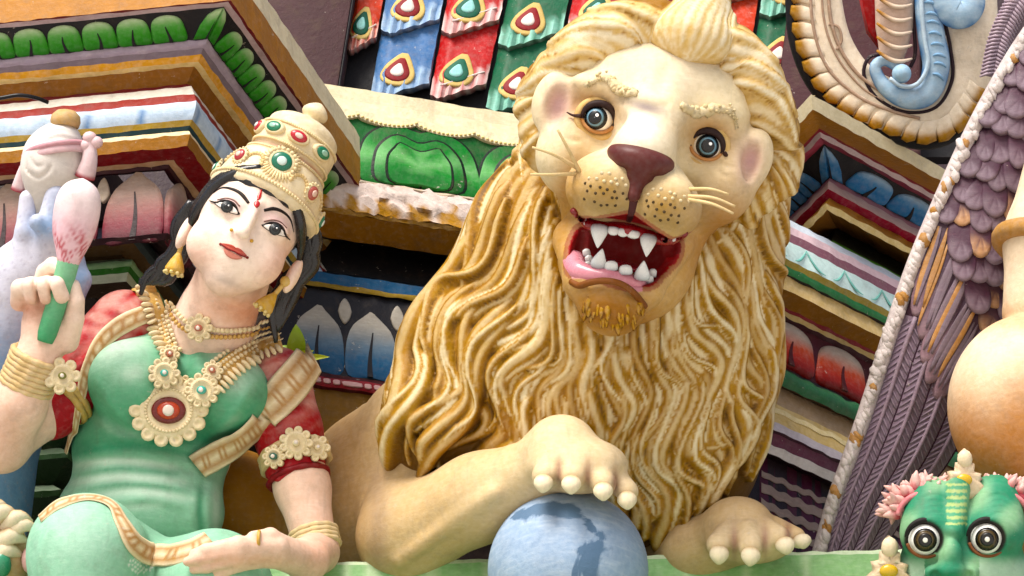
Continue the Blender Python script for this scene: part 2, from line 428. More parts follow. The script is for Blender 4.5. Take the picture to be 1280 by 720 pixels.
def bisectors(ch):
    ch = np.asarray(ch, float); d = np.diff(ch, axis=0); n = nrm(np.stack([-d[:, 1], d[:, 0]], 1)); b = np.vstack([n[:1], n[:-1] + n[1:], n[-1:]])
    return nrm(b)

class Moulding:
    def __init__(s, ref, w, dL, dR, lenL, lenR, seed=0, amp=.6):
        """corner moulding: ref pixel and depth of a reference corner; dL,dR horizontal directions away from the corner"""
        s.K0 = C(ref[0], ref[1], w); s.dL, s.dR = nrm(dL), nrm(dR)
        def out(d, sgn): n = np.cross(UP, d) * sgn; return nrm(n)
        s.nL = out(s.dL, -1); s.nR = out(s.dR, 1)
        if s.nL @ HZ < 0: s.nL = -s.nL
        if s.nR @ HZ < 0: s.nR = -s.nR
        A = np.stack([s.nL, s.nR, UP]); s.m = np.linalg.solve(A, np.array((1., 1., 0)))
        s.lenL, s.lenR, s.seed, s.amp = lenL, lenR, seed, amp; s.pts = []
    def solve(s, p):
        o = u = 0.0
        for _ in range(12):
            f = pix(s.K0 + o * s.m + u * UP) - p; J = np.stack([pix(s.K0 + (o + 1) * s.m + u * UP) - p - f, pix(s.K0 + o * s.m + (u + 1) * UP) - p - f], 1)
            d = np.linalg.solve(J, -f); o += d[0]; u += d[1]
        return o, u
    def corner(s, ou): return s.K0 + ou[0] * s.m + ou[1] * UP
    def line(s, ou, i, step=9.0):
        K = s.corner(ou); a = np.arange(s.lenL, 0, -step); b = np.arange(0, s.lenR + step, step)
        wo = Wob(s.seed * 97 + i, s.amp); wu = Wob(s.seed * 131 + i + 7, s.amp)
        x = np.r_[-a, b]; base = np.vstack([K + a[:, None] * s.dL, K + b[:, None] * s.dR])
        nn = np.vstack([np.repeat(s.nL[None], len(a), 0), np.repeat(s.nR[None], len(b), 0)]); nn[len(a)] = s.m
        return base + wo(x)[:, None] * nn + wu(x)[:, None] * UP, nn, x
    def band(s, i, ou0, ou1, color, parent, name='moulding', bulge=0.0, depth=9, mat='paint', nsub=None, colf=None):
        A, nn, x = s.line(ou0, i); B, _, _ = s.line(ou1, i + 1); n = len(A)
        k = nsub or (7 if bulge else 2); t = np.linspace(0, 1, k)
        do, du = ou1[0] - ou0[0], ou1[1] - ou0[1]; L_ = math.hypot(do, du) + 1e-9; fn = nn * (-du / L_) + UP * (do / L_)
        b0, b1 = s.bis[i], s.bis[i + 1]
        rows = [A - (nn * b0[0] + UP * b0[1]) * depth] + [A + (B - A) * q + fn * (bulge * 4 * q * (1 - q)) for q in t] + [B - (nn * b1[0] + UP * b1[1]) * depth]
        V = np.stack(rows); r = len(rows); V = V.reshape(-1, 3)
        ii = np.arange(r - 1)[:, None]; jj = np.arange(n - 1)[None]
        q = np.stack(np.broadcast_arrays(ii * n + jj, (ii + 1) * n + jj, (ii + 1) * n + jj + 1, ii * n + jj + 1), -1).reshape(-1, 4)
        ends = np.array([[k_ * n for k_ in range(r)][::-1], [k_ * n + n - 1 for k_ in range(r)]])
        cc = np.broadcast_to(color, (len(V), 3)).copy()
        if colf is not None: cc = colf(np.tile(x, r), np.repeat(np.r_[0, t, 1], n), cc)
        return mesh(name, V, [q, ends], mat, parent, color=cc, sharp=40)
    def patch(s, ou0, ou1, side, miter=False):
        """(s,t) -> point on the face between two profile lines; t 0 bottom 1 top"""
        d = s.dL if side == 'L' else s.dR; n0 = s.nL if side == 'L' else s.nR; B = s.corner(ou1)
        do, du = ou0[0] - ou1[0], ou0[1] - ou1[1]; L_ = math.hypot(do, du); ac = (s.m if miter else n0) * do + UP * du
        nn = n0 * (du / L_) - UP * (do / L_)
        return (lambda a, t: B + np.asarray(a)[..., None] * d + np.asarray(t)[..., None] * ac), nn

def grad3(t, cols):
    ks = np.linspace(0, 1, len(cols)); return np.stack([np.interp(t, ks, [c[i] for c in cols]) for i in range(3)], -1)
PETAL = crc([(.02, .0), (-.01, .45), (.07, .8), (.28, .97), (.62, 1.0), (.9, .86), (1.0, .5), (.98, 0), (.5, 0)], 34)
POINT = crc([(.02, .0), (-.02, .42), (.1, .74), (.36, .93), (.52, 1.02), (.66, .92), (.92, .72), (1.02, .4), (.98, 0), (.5, 0)], 34)
def petal(fn, nn, s0, s1, t0, t1, cols, parent, h=5.0, vein=.62, shape=PETAL, lean=0.0, name='petal', veincol=BLACK, mat='paint'):
    o = shape; mb = MB()
    S = s0 + (s1 - s0) * (o[:, 0] + lean * o[:, 1]); T = t0 + (t1 - t0) * o[:, 1]
    v, f, lev = dome(fn(S, T), nn, h, levels=((1, 0), (1, .3), (.96, .62), (.86, .86), (.66, .97), (.4, 1.0)))
    tt = np.r_[np.tile(o[:, 1], 7), .5]; c = np.r_[o[:, 0].mean(), o[:, 1].mean()]
    L7 = np.r_[np.repeat([1, 1, 1, .96, .86, .66, .4], len(o)), 0]
    tt = c[1] + (tt - c[1]) * L7
    cc = grad3(np.clip(tt, 0, 1), cols) * (1 + .05 * rng.normal(size=(1, 1)))
    mb.add(v, f, np.clip(cc, 0, 1))
    if vein:
        a = np.linspace(0, 1, 8); mid = .5 + (.04 * np.sin(a * 3 + s0)); wd = .045 * (1 - a) + .012
        ol = np.r_[np.stack([mid - wd, a * vein], 1), np.stack([mid + wd, a * vein], 1)[::-1]]
        S = s0 + (s1 - s0) * (ol[:, 0] + lean * ol[:, 1]); T = t0 + (t1 - t0) * ol[:, 1]
        v, f, _ = dome(fn(S, T) + nn * (h + .3), nn, .5, levels=((1, 0), (1, .9)), back=2.0); mb.add(v, f, veincol)
    return mb.build(name, mat, parent, sharp=50)

# ---- left stepped cornice --------------------------------------------------------------
th, ph = math.radians(9.6), math.radians(72.1)
dLeft = -(math.cos(th) * RT + math.sin(th) * HZ); dRight = math.cos(ph) * RT - math.sin(ph) * HZ
def left_cornice():
    T = thing('stepped_cornice', 'stepped ochre and lilac cornice with a row of green petals, beside the woman statue', 'cornice', C(150, 330, -420))
    m = Moulding((259, 49), -170, dLeft, dRight, 420, 478, seed=3)
    px = [(289, -68), (289, -40), (288, 0), (285, 2), (280, 8), (259, 49), (254, 60), (251.5, 68), (248, 77), (243, 83), (234, 105),
          (239, 108), (243, 117), (245, 126), (240, 149), (237, 157), (234, 164), (237, 168), (234, 183), (217, 200), (211, 206), (209, 211), (206, 300)]
    ou = [m.solve(np.array(p, float)) for p in px]; m.bis = bisectors(ou)
    cols = [CREAM, OCHRE, MAROON, LILAC * 1.05, BLACK, HC('#a79bab'), HC('#7d6f78'), HC('#d9a152'), HC('#efd59c'), DARKOCH, HC('#6b1b22'),
            HC('#e9e2d4'), HC('#8f2e26'), HC('#c9dcef'), HC('#b59a55'), HC('#28424c'), HC('#ecd6ae'), HC('#96661c'), HC('#7a1e22'), HC('#c8a888'), HC('#3a1a20')]
    def bluefade(x, t, cc): return np.where((np.sin(x * .21) * np.sin(x * .043 + 1) > .8)[:, None] & (t > .2)[:, None], HC('#7d9cc4'), cc)
    for i, c in enumerate(cols):
        m.band(i, ou[i], ou[i + 1], c, T, bulge={0: 0, 5: 1.5, 13: 2.5, 16: 2.0}.get(i, 0), colf=bluefade if i == 13 else None)
    green = [HC('#2c7420'), HC('#3f8a34'), HC('#5c9f50'), HC('#b9cfa6')]
    f, nn = m.patch(ou[4], ou[5], 'L'); fr, nr = m.patch(ou[4], ou[5], 'R')
    s = 26.0
    for k in range(8): petal(f, nn, s + 44.5, s, .04, .90, green, T, lean=-.03); s += 46.5
    s = 18.0
    for k in range(10): petal(fr, nr, s, s + 37, .04, .90, green, T, lean=-.08); s += 40
    # the petal that folds round the corner
    mb = MB()
    f0 = f; f, _ = m.patch(ou[4], ou[5], 'L', True); fr, _ = m.patch(ou[4], ou[5], 'R', True)
    for fn, n_, sg in ((f, nn, 1), (fr, nr, 1)):
        o = np.array([(0, .04), (0, .96), (9, .93), (17, .8), (20.5, .5), (19.5, .04)]); o = np.vstack([lerp(o[i], o[(i + 1) % 6], np.linspace(0, 1, 5)[:-1, None]) for i in range(6)])
        w = 1.0 if fn is f else .8
        v, fc, _ = dome(fn(o[:, 0] * w, o[:, 1]), n_, 4.0, levels=((1, 0), (1, .5), (.93, .9), (.7, 1.0))); t = np.r_[np.tile(o[:, 1], 5), .5]
        mb.add(v, fc, grad3(t, green))
    a = np.linspace(0, 1, 8); ol = np.r_[np.stack([5 + 1.2 * (1 - a), .04 + a * .55], 1), np.stack([5 - 1.2 * (1 - a) - .4, .04 + a * .55], 1)[::-1]]
    v, fc, _ = dome(f(ol[:, 0] - 3.0, ol[:, 1]) + nn * 4.5, nn, .5, levels=((1, 0), (1, .9)), back=2); mb.add(v, fc, BLACK)
    mb.build('petal', 'paint', T, sharp=50)
    # the frieze of maroon lotus petals under the cornice
    f, nn = m.patch(ou[21], ou[22], 'L'); mar = [HC('#4a1420'), HC('#7b2f3a'), HC('#93655f'), HC('#b09a8c'), HC('#b8a698')]
    s = 6.0
    for k in range(5):
        petal(f, nn, s + 76, s, .02, .98, mar, T, h=3.5, shape=POINT, vein=.7, veincol=HC('#220a10')); s += 88
        D = crc([(-9, .72), (0, .60), (9, .78), (0, .95)], 16); v, fc, _ = dome(f(D[:, 0] + s - 6, D[:, 1]), nn, 3); mesh('lozenge', v, fc, 'paint', T, color=HC('#b3a493'))
    fr, nr = m.patch(ou[21], ou[22], 'R'); petal(fr, nr, 4, 80, .02, .98, mar, T, h=9, shape=POINT, vein=.7, veincol=HC('#220a10'))
    # lower rolls below the frieze
    px2 = [(167, 281), (166, 292), (163, 300), (152, 318), (154, 323), (165, 325), (163, 333), (160, 341), (158, 352), (120, 372)]
    c2 = [HC('#39444a'), HC('#55646a'), HC('#6f5a3c'), HC('#5d4a30'), HC('#b5c9ae'), HC('#8fb489'), HC('#35702c'), HC('#cfdcc6'), HC('#3b2a20')]
    ou2 = [m.solve(np.array(p, float)) for p in px2]; m.bis = bisectors(ou2)
    for i, c in enumerate(c2): m.band(i, ou2[i], ou2[i + 1], c, T, bulge=2 if i in (0, 5) else 0)
    m.bis = bisectors([ou[22], ou2[0]]); m.band(0, ou[22], ou2[0], HC('#2a1218'), T)
    # dark green steps further down
    y = [440, 474, 478, 516, 520, 528, 560, 566, 572, 606, 612, 620, 650, 720]; xo = [96, 92, 100, 84, 92, 90, 76, 86, 84, 66, 76, 72, 58, 50]
    c3 = [HC('#33502c'), HC('#93a486'), HC('#25401f'), HC('#8d9f83'), HC('#54704a'), HC('#1d3518'), HC('#7f9275'), HC('#466340'), HC('#1b3016'), HC('#8b9c82'), HC('#3e5a37'), HC('#1b2c16'), HC('#1b2c16')]
    ou3 = [m.solve(np.array(p, float)) for p in zip(xo, y)]; m.bis = bisectors([ou2[-1]] + ou3); m.band(0, ou2[-1], ou3[0], HC('#241a14'), T); m.bis = bisectors(ou3)
    for i, c in enumerate(c3): m.band(i, ou3[i], ou3[i + 1], c, T, mat='paint_rough')
    omin = min(o for o, u in ou3)
    # plain core behind the mouldings
    K = m.corner((omin - 12, 0)) + m.m * 24; h0, h1 = 120, -900
    base = [K, K + m.dL * 430, K + m.dL * 430 - m.nL * 620, K + m.dR * 470 - m.nL * 180, K + m.dR * 470]
    def prism(b, lo, hi):
        b = np.array(b); n = len(b); v = np.vstack([b + UP * lo, b + UP * hi]); i = np.arange(n); j = (i + 1) % n
        return v, [np.stack([i, j, j + n, i + n], 1), i[None, ::-1], (i + n)[None]]
    v, fc = prism([p - m.m * 24 for p in base], h1, h0); mesh('core', v, fc, 'paint', T, color=HC('#2a1c18'), smooth=False)
    return m, ou
LM, LOU = left_cornice()

def tower_wall():
    V = np.array([C(x, 360, -1500) * (1, 0, 1) + RT * 0 for x in (-700, 1980)]); V[:, 1] = 0
    V = np.vstack([V[0] + UP * 900, V[1] + UP * 900, V[1] - UP * 1500, V[0] - UP * 1500]); V = np.vstack([V, V - HZ * 200])
    o = mesh('tower_wall', V, [np.array([[0, 1, 2, 3], [7, 6, 5, 4], [0, 4, 5, 1], [1, 5, 6, 2], [2, 6, 7, 3], [3, 7, 4, 0]])], 'paint', color=HC('#33232a'), smooth=False)
    tag(o, 'dark maroon tower wall behind all the carvings', 'wall')
tower_wall()

# ---- middle wall bay: petal panel, chipped ledge, dark recess, lotus frieze -------------
al = math.radians(16.5); dMid = math.cos(al) * RT - math.sin(al) * HZ; nMid = nrm(math.sin(al) * RT + math.cos(al) * HZ)
class Run:
    """straight horizontal run of mouldings: lines given by the pixel row at column x0 and projection o"""
    def __init__(s, x0, yref, wref, d, n, s0, s1, seed=0, amp=.7):
        s.P0 = C(x0, yref, wref); s.x0 = x0; s.d, s.n, s.s0, s.s1, s.seed, s.amp = nrm(d), nrm(n), s0, s1, seed, amp
    def at(s, y, o):
        """point with projection o on pixel row y at column x0"""
        u = a = 0.0; t = np.array((s.x0, y), float)
        for _ in range(12):
            g = lambda a, u: pix(s.P0 + o * s.n + a * s.d + u * UP) - t
            f = g(a, u); J = np.stack([g(a + 1, u) - f, g(a, u + 1) - f], 1); q = np.linalg.solve(J, -f); a += q[0]; u += q[1]
        return s.P0 + o * s.n + a * s.d + u * UP
    def chain(s, P): s.bis = bisectors([((p - s.P0) @ s.n, (p - s.P0) @ UP) for p in P]); return P
    def line(s, P, i, step=9.0):
        x = np.arange(s.s0, s.s1 + step, step); wo = Wob(s.seed * 53 + i, s.amp); wu = Wob(s.seed * 71 + i, s.amp)
        return P + x[:, None] * s.d + wo(x)[:, None] * s.n + wu(x)[:, None] * UP, x
    def band(s, i, P, Q, color, parent, name='moulding', bulge=0.0, depth=9, mat='paint', nsub=None, colf=None, rough=0.0):
        A, x = s.line(P, i); B, _ = s.line(Q, i + 1); n = len(A); k = nsub or (7 if bulge else 2); t = np.linspace(0, 1, k)
        do, du = (Q - P) @ s.n, (Q - P) @ UP; L_ = math.hypot(do, du) + 1e-9; fn = s.n * (-du / L_) + UP * (do / L_)
        b0, b1 = (s.bis[i], s.bis[i + 1]) if depth < 50 else ((1, 0), (1, 0))
        rows = [A - (s.n * b0[0] + UP * b0[1]) * depth] + [A + (B - A) * q + fn * (bulge * 4 * q * (1 - q)) for q in t] + [B - (s.n * b1[0] + UP * b1[1]) * depth]
        V = np.stack(rows); r = len(rows)
        if rough: V[1:-1] += rng.normal(0, rough, V[1:-1].shape)
        V = V.reshape(-1, 3); ii = np.arange(r - 1)[:, None]; jj = np.arange(n - 1)[None]
        q = np.stack(np.broadcast_arrays(ii * n + jj, (ii + 1) * n + jj, (ii + 1) * n + jj + 1, ii * n + jj + 1), -1).reshape(-1, 4)
        ends = np.array([[k_ * n for k_ in range(r)][::-1], [k_ * n + n - 1 for k_ in range(r)]])
        cc = np.broadcast_to(color, (len(V), 3)).copy()
        if colf is not None: cc = colf(np.tile(x, r), np.repeat(np.r_[0, t, 1], n), cc)
        return mesh(name, V, [q, ends], mat, parent, color=cc, sharp=40)
    def patch(s, P, Q):
        ac = Q - P; nn = nrm(np.cross(s.d, ac)); nn = nn if nn @ s.n > 0 else -nn
        return (lambda a, t: Q + np.asarray(a)[..., None] * s.d + np.asarray(t)[..., None] * (P - Q)), nn

def middle_bay():
    T = thing('wall_bay', 'recessed wall bay with green petal panel, chipped ledge and blue lotus frieze', 'wall', C(500, 520, -420))
    r = Run(430, 240, -570, dMid, nMid, -110, 620, seed=11)
    L = [(108, -26), (124, -24), (140, -22), (222, -14), (224, 46), (262, 42), (268, 38), (300, -4), (304, -60), (342, -60), (344, -4), (357, -2), (363, 0), (366, -6), (470, 4), (474, 10), (486, 10), (490, 2), (560, -10)]
    P = r.chain([r.at(y, o) for y, o in L])
    r.band(0, P[0], P[1], CREAM * .9, T, 'moulding'); r.band(1, P[1], P[2], CREAM, T)
    r.band(2, P[2], P[3], HC('#1f5a2a'), T, 'panel')
    r.band(4, P[4], P[5], HC('#ead9cf'), T, 'chipped_ledge', mat='paint_rough', rough=2.0, nsub=8, bulge=3, colf=lambda x, t, c: np.where((t + .25 * np.sin(x * .13) + .2 * np.sin(x * .41) > .72)[:, None], HC('#b98b46'), c))
    r.band(5, P[5], P[6], HC('#b08a50'), T, mat='paint_rough', rough=1.2, nsub=3); r.band(6, P[6], P[7], HC('#9a6a22'), T, mat='paint_rough')
    r.band(3, P[3], P[4], HC('#cdb9a4'), T); r.band(7, P[7], P[8], BLACK, T, 'recess'); r.band(9, P[9], P[10], HC('#16202a'), T); r.band(12, P[12], P[13], BLACK, T); r.band(14, P[14], P[15], HC('#3a0a10'), T); r.band(16, P[16], P[17], HC('#50101a'), T); r.band(8, P[8], P[9], BLACK, T, 'recess'); r.band(10, P[10], P[11], HC('#1d4f74'), T); r.band(11, P[11], P[12], HC('#8f7428'), T, bulge=1.5)
    r.band(13, P[13], P[14], BLACK * 1.2, T, 'frieze'); r.band(15, P[15], P[16], HC('#7d1020'), T, 'red_band', bulge=2.0); r.band(17, P[17], P[18], HC('#7d5a1c'), T)
    # green panel: scalloped cream border with leaf lobes in relief
    f, nn = r.patch(P[2], P[3]); gr = [HC('#1e6b2c'), HC('#2f8038'), HC('#74b070'), HC('#2f8038'), HC('#1e5f2a')]
    for s0, s1, lay in ((-70, 18, 0), (22, 200, 1), (204, 380, 1)):
        wd = s1 - s0
        for k, (ins, hh, cs) in enumerate(((0, 3, [HC('#0c1e10')] * 2), (.022, 4.5, gr), (.13, 6, [HC('#0c1e10')] * 2), (.155, 7.5, gr[::-1]), (.24, 9, [HC('#0c1e10')] * 2), (.262, 10.5, gr))):
            o = crc([(.0 + ins, .0), (.0 + ins * .9, .5 - ins * .6), (.12 + ins * .7, .8 - ins), (.34, .93 - ins * 1.25), (.5, .86 - ins * 1.35), (.66, .93 - ins * 1.25), (.88 - ins * .7, .8 - ins), (1 - ins * .9, .5 - ins * .6), (1 - ins, 0), (.5, 0)], 44)
            v, fc, _ = dome(f(s0 + wd * o[:, 0], o[:, 1]), nn, hh, levels=((1, 0), (1, .8), (.97, 1.0), (.5, 1.02)), back=2)
            t = np.r_[np.tile(o[:, 1], 5), .4]; t = t + .05 * np.sin(np.r_[np.tile(o[:, 0] * 20, 5), 0])
            mesh('leaf_lobe', v, fc, 'paint', T, color=grad3(np.clip(t * 1.2, 0, 1), cs), sharp=40)
    # cream scallop with beaded edge above the panel
    a = np.linspace(-70, 400, 120); arch = .90 - .10 * np.abs(np.sin((a - 20) / 44.0 * math.pi / 2)) ** .6
    top = f(a, a * 0 + 1.02) + nn * 5; bot = f(a, arch + .05) + nn * 5; V = np.vstack([top - nn * 8, top, bot, bot - nn * 8]); n = len(a); i = np.arange(3)[:, None]; j = np.arange(n - 1)[None]
    q = np.stack(np.broadcast_arrays(i * n + j, (i + 1) * n + j, (i + 1) * n + j + 1, i * n + j + 1), -1).reshape(-1, 4)
    mesh('scalloped_border', V, [q], 'paint', T, color=CREAM, sharp=40)
    mb = MB()
    for x, y in zip(np.linspace(-68, 398, 70), np.interp(np.linspace(-68, 398, 70), a, arch)):
        v, fc = ellipsoid(f(np.array(x), np.array(y + .075)) + nn * 6, (2.6, 2.2, 2.2), nu=7, nv=5); mb.add(v, fc, HC('#f0dca0'))
    mb.build('bead_row', 'paint', T)
    # lotus petals
    f, nn = r.patch(P[13], P[14]); bl = [HC('#1c4a6e'), HC('#27587c'), HC('#6f8290'), HC('#b2ada2'), HC('#bcb4a6')]
    s = -72.0
    for k in range(5):
        petal(f, nn, s, s + 70, .02, .80, bl, T, h=2.2, shape=POINT, vein=.68); s += 76
        D = crc([(-10, .77), (0, .62), (10, .77), (0, .93)], 16); v, fc, _ = dome(f(D[:, 0] + s - 3, D[:, 1]), nn, 3); mesh('lozenge', v, fc, 'paint', T, color=HC('#b4ada0'))
    # white dashes and dots on the red band
    f, nn = r.patch(P[15], P[16]); s = -60.0; k = 0
    while s < 160:
        w_ = 13 if k % 4 == 0 else 4.5
        o = crc([(-w_, .3), (-w_, .7), (w_, .7), (w_, .3)], 16); v, fc, _ = dome(f(o[:, 0] + s, o[:, 1]) + nn * 2.0, nn, 1.5, back=1.5); mesh('dot', v, fc, 'paint', T, color=HC('#c9a3a0'))
        s += w_ + (9 if (k + 1) % 4 else 18); k += 1
    # wall body
    B = np.array([P[8] - nMid * 34 + dMid * x for x in (-140, 700)]); B = np.vstack([B[0] + UP * 170, B[1] + UP * 170, B[1] - UP * 560, B[0] - UP * 560]); V = np.vstack([B, B - nMid * 60])
    mesh('wall_body', V, [np.array([[0, 1, 2, 3], [7, 6, 5, 4], [0, 4, 5, 1], [1, 5, 6, 2], [2, 6, 7, 3], [3, 7, 4, 0]])], 'paint', T, color=HC('#2a1d19'), smooth=False)
middle_bay()

# ---- right stepped cornice --------------------------------------------------------------
a1, b1 = math.radians(43.2), math.radians(65.9)
dRR = math.cos(a1) * RT - math.sin(a1) * HZ; dRL = -math.cos(b1) * RT - math.sin(b1) * HZ
def right_cornice():
    T = thing('stepped_cornice', 'stepped ochre and crimson cornice with blue petals, between lion mane and purple wing', 'cornice', C(1090, 330, -420))
    m = Moulding((1037, 222), -350, dRL, dRR, 220, 420, seed=21)
    px = [(1014, 118), (1016, 137), (1024, 161), (1025, 164.5), (1026, 172), (1030, 179), (1037, 222), (1036, 227), (1035, 236), (1037, 248), (1033, 254), (1034, 263), (1046, 286), (1040, 300), (1040, 340)]
    cols = [CREAM, OCHRE, HC('#8b2434'), HC('#d3bfc0'), HC('#a04050'), BLACK, HC('#c08a98'), HC('#d9c4c6'), HC('#9c2c42'), HC('#c08a3c'), HC('#e6cd95'), DARKOCH, HC('#14180f'), HC('#4c7a2c')]
    ou = [m.solve(np.array(p, float)) for p in px]; m.bis = bisectors(ou)
    for i, c in enumerate(cols): m.band(i, ou[i], ou[i + 1], c, T, bulge=1.0 if i in (7,) else 0)
    blue = [HC('#4f86b4'), HC('#3d74aa'), HC('#5b90bf'), HC('#a9c6dc')]
    f, nn = m.patch(ou[5], ou[6], 'R'); s = 30.0
    for k in range(6): petal(f, nn, s, s + 78, .03, .9, blue, T, vein=.6); s += 84
    fl, nl = m.patch(ou[5], ou[6], 'L'); s = 22.0
    for k in range(5): petal(fl, nl, s + 34, s, .03, .92, blue, T, vein=.7, lean=.05); s += 38
    mb = MB()
    f, _ = m.patch(ou[5], ou[6], 'R', True); fl, _ = m.patch(ou[5], ou[6], 'L', True)
    for fn, n_, w in ((f, nn, 1.35), (fl, nl, .95)):
        o = np.array([(0, .03), (0, .93), (9, .86), (17, .7), (20, .42), (19, .03)]); o = np.vstack([lerp(o[i], o[(i + 1) % 6], np.linspace(0, 1, 5)[:-1, None]) for i in range(6)])
        v, fc, _ = dome(fn(o[:, 0] * w, o[:, 1]), n_, 4.0, levels=((1, 0), (1, .5), (.93, .9), (.7, 1.0))); mb.add(v, fc, grad3(np.r_[np.tile(o[:, 1], 5), .5], blue))
    a = np.linspace(0, 1, 8); ol = np.r_[np.stack([1.3 * (1 - a) + .3, .04 + a * .62], 1), np.stack([-1.3 * (1 - a) - .3, .04 + a * .62], 1)[::-1]]
    v, fc, _ = dome(f(ol[:, 0] + 1.5, ol[:, 1]) + nn * 4.5, nn, .5, levels=((1, 0), (1, .9)), back=2); mb.add(v, fc, BLACK)
    mb.build('petal', 'paint', T, sharp=50)
    K = m.corner(ou[13]) - m.m * 60; b = np.array([K, K + m.dR * 400, K + m.dR * 400 - m.nR * 120, K + m.dL * 100 - m.nR * 10, K + m.dL * 100]); n = 5
    v = np.vstack([b - UP * 640, b + UP * 165]); i = np.arange(n); j = (i + 1) % n
    mesh('core', v, [np.stack([i, j, j + n, i + n], 1), i[None, ::-1], (i + n)[None]], 'paint', T, color=HC('#2a1c18'), smooth=False)
    # ---- lower run of mouldings in front of it
    L = thing('lower_mouldings', 'slanting run of mint, ochre, red and maroon mouldings, below the blue petal cornice', 'moulding', C(1040, 620, -420))
    d = math.cos(math.radians(43)) * RT - math.sin(math.radians(43)) * HZ; nn_ = math.sin(math.radians(43)) * RT + math.cos(math.radians(43)) * HZ
    r = Run(1030, 330, -190, d, nn_, -120, 420, seed=31)
    # pixel rows at column 1030 and projections
    Y = [(297, -14), (304, -2), (313, 0), (324, 0), (347, 4), (356, 0), (366, -3), (369, -8), (386, -8), (408, -34), (413, -36), (419, -36), (426, -42), (484, -38), (486, -34), (507, -34), (510, -46), (533, -44), (556, -36), (566, -34), (570, -38), (585, -42), (598, -46), (604, -60), (770, -60)]
    P = r.chain([r.at(y, o) for y, o in Y])
    C_ = [HC('#cfd8e2'), HC('#e2c6cc'), HC('#8a606c'), HC('#d3ebe8'), HC('#a6934e'), HC('#3d7d4c'), BLACK * 2, HC('#e9cb92'), HC('#8a5e18'), HC('#7a1a22'), HC('#cbb27e'), HC('#3a141c'), HC('#4a1a20'), BLACK * 2, HC('#3b6b48'), HC('#4a3425'), HC('#b49a7c'), HC('#d9bd84'), HC('#cfc4c8'), HC('#4b2a3a'), HC('#6a3a4a'), HC('#e6dcd6'), HC('#2b0a16'), HC('#47122a')]
    def mint(x, t, cc):
        w = np.sin(x * .06) * .5 + .5; return np.where((np.abs(t - (.25 + .7 * np.abs(np.sin(x * .052)))) < .05)[:, None], HC('#8fcabf'), cc)
    def waves(x, t, cc):
        k = np.zeros(len(x), bool)
        for q in (.17, .30, .44): k |= np.abs(t - q - .012 * np.sin(x * .55 + q * 20)) < .032
        return np.where(k[:, None], HC('#8e7a72'), cc)
    def wave1(x, t, cc): return np.where((np.abs(t - .5 - .10 * np.sin(x * .3)) < .2)[:, None], HC('#eed9a4'), cc)
    for i, c in enumerate(C_):
        r.band(i, P[i], P[i + 1], c, L, bulge={14: 6, 12: 3, 5: 1, 3: 1}.get(i, 0), name='striped_panel' if i == 23 else 'moulding')
    def strip(Pa, Pb, t0, amp, wl, hw, colr, off=1.2, name='painted_wave', t1=None):
        f_, n_ = r.patch(Pa, Pb); x = np.arange(-118, 418, 3.0); jit = Wob(int(t0 * 100) + 3, hw * .35)(x)
        tc = t0 + amp * np.sin(x * 2 * np.pi / wl + t0 * 9) + jit; a_ = f_(x, tc + hw) + n_ * off; b_ = f_(x, tc - hw) + n_ * off; V = np.vstack([a_ - n_ * 2.5, a_, b_, b_ - n_ * 2.5]); n = len(x); i_ = np.arange(3)[:, None]; j_ = np.arange(n - 1)[None]
        q_ = np.stack(np.broadcast_arrays(i_ * n + j_, (i_ + 1) * n + j_, (i_ + 1) * n + j_ + 1, i_ * n + j_ + 1), -1).reshape(-1, 4); mesh(name, V, [q_], 'paint', L, color=colr, sharp=40)
    for t0, hw in ((.86, .022), (.75, .035), (.63, .03), (.52, .025)): strip(P[23], P[24], t0, .010, 26, hw, HC('#9a867c'))
    strip(P[17], P[18], .62, .05, 44, .13, HC('#f0dcaa'))
    fm, nm_ = r.patch(P[3], P[4])
    for x0 in range(-110, 400, 74):
        a_ = np.linspace(0, 1, 16); q_ = fm(x0 + 37 * a_, .08 + .8 * (1 - a_) ** 2.2) + nm_ * 2.2; v, fc, _, _ = tube(q_, 2.4 * np.sin(np.linspace(.4, 2.9, 16)), 7, up=nm_, flat=.3); mesh('painted_wave', v, fc, 'paint', L, color=HC('#8ccabf'))
        q_ = fm(x0 - 22 * a_, .08 + .8 * (1 - a_) ** 2.2) + nm_ * 2.2; v, fc, _, _ = tube(q_, 1.8 * np.sin(np.linspace(.4, 2.9, 16)), 7, up=nm_, flat=.3); mesh('painted_wave', v, fc, 'paint', L, color=HC('#8ccabf'))
    f, nn = r.patch(P[12], P[13]); red = [HC('#7a1512'), HC('#a3301c'), HC('#b4543c'), HC('#b3a294'), HC('#b8aa9c')]
    s = -116.0
    for k in range(5): petal(f + 0 if False else f, nn, s, s + 92, .03, .95, red, L, h=9, shape=PETAL, vein=.55, veincol=HC('#4a1410')); s += 100
    f, nn = r.patch(P[3], P[4])
    v = np.array([P[2] - nn_ * 60 + d * x for x in (-120, 420)]); V = np.vstack([v[0], v[1], v[1] - UP * 560, v[0] - UP * 560]); V = np.vstack([V, V - nn_ * 60])
    mesh('wall_body', V, [np.array([[0, 1, 2, 3], [7, 6, 5, 4], [0, 4, 5, 1], [1, 5, 6, 2], [2, 6, 7, 3], [3, 7, 4, 0]])], 'paint', L, color=HC('#22141a'), smooth=False)
right_cornice()

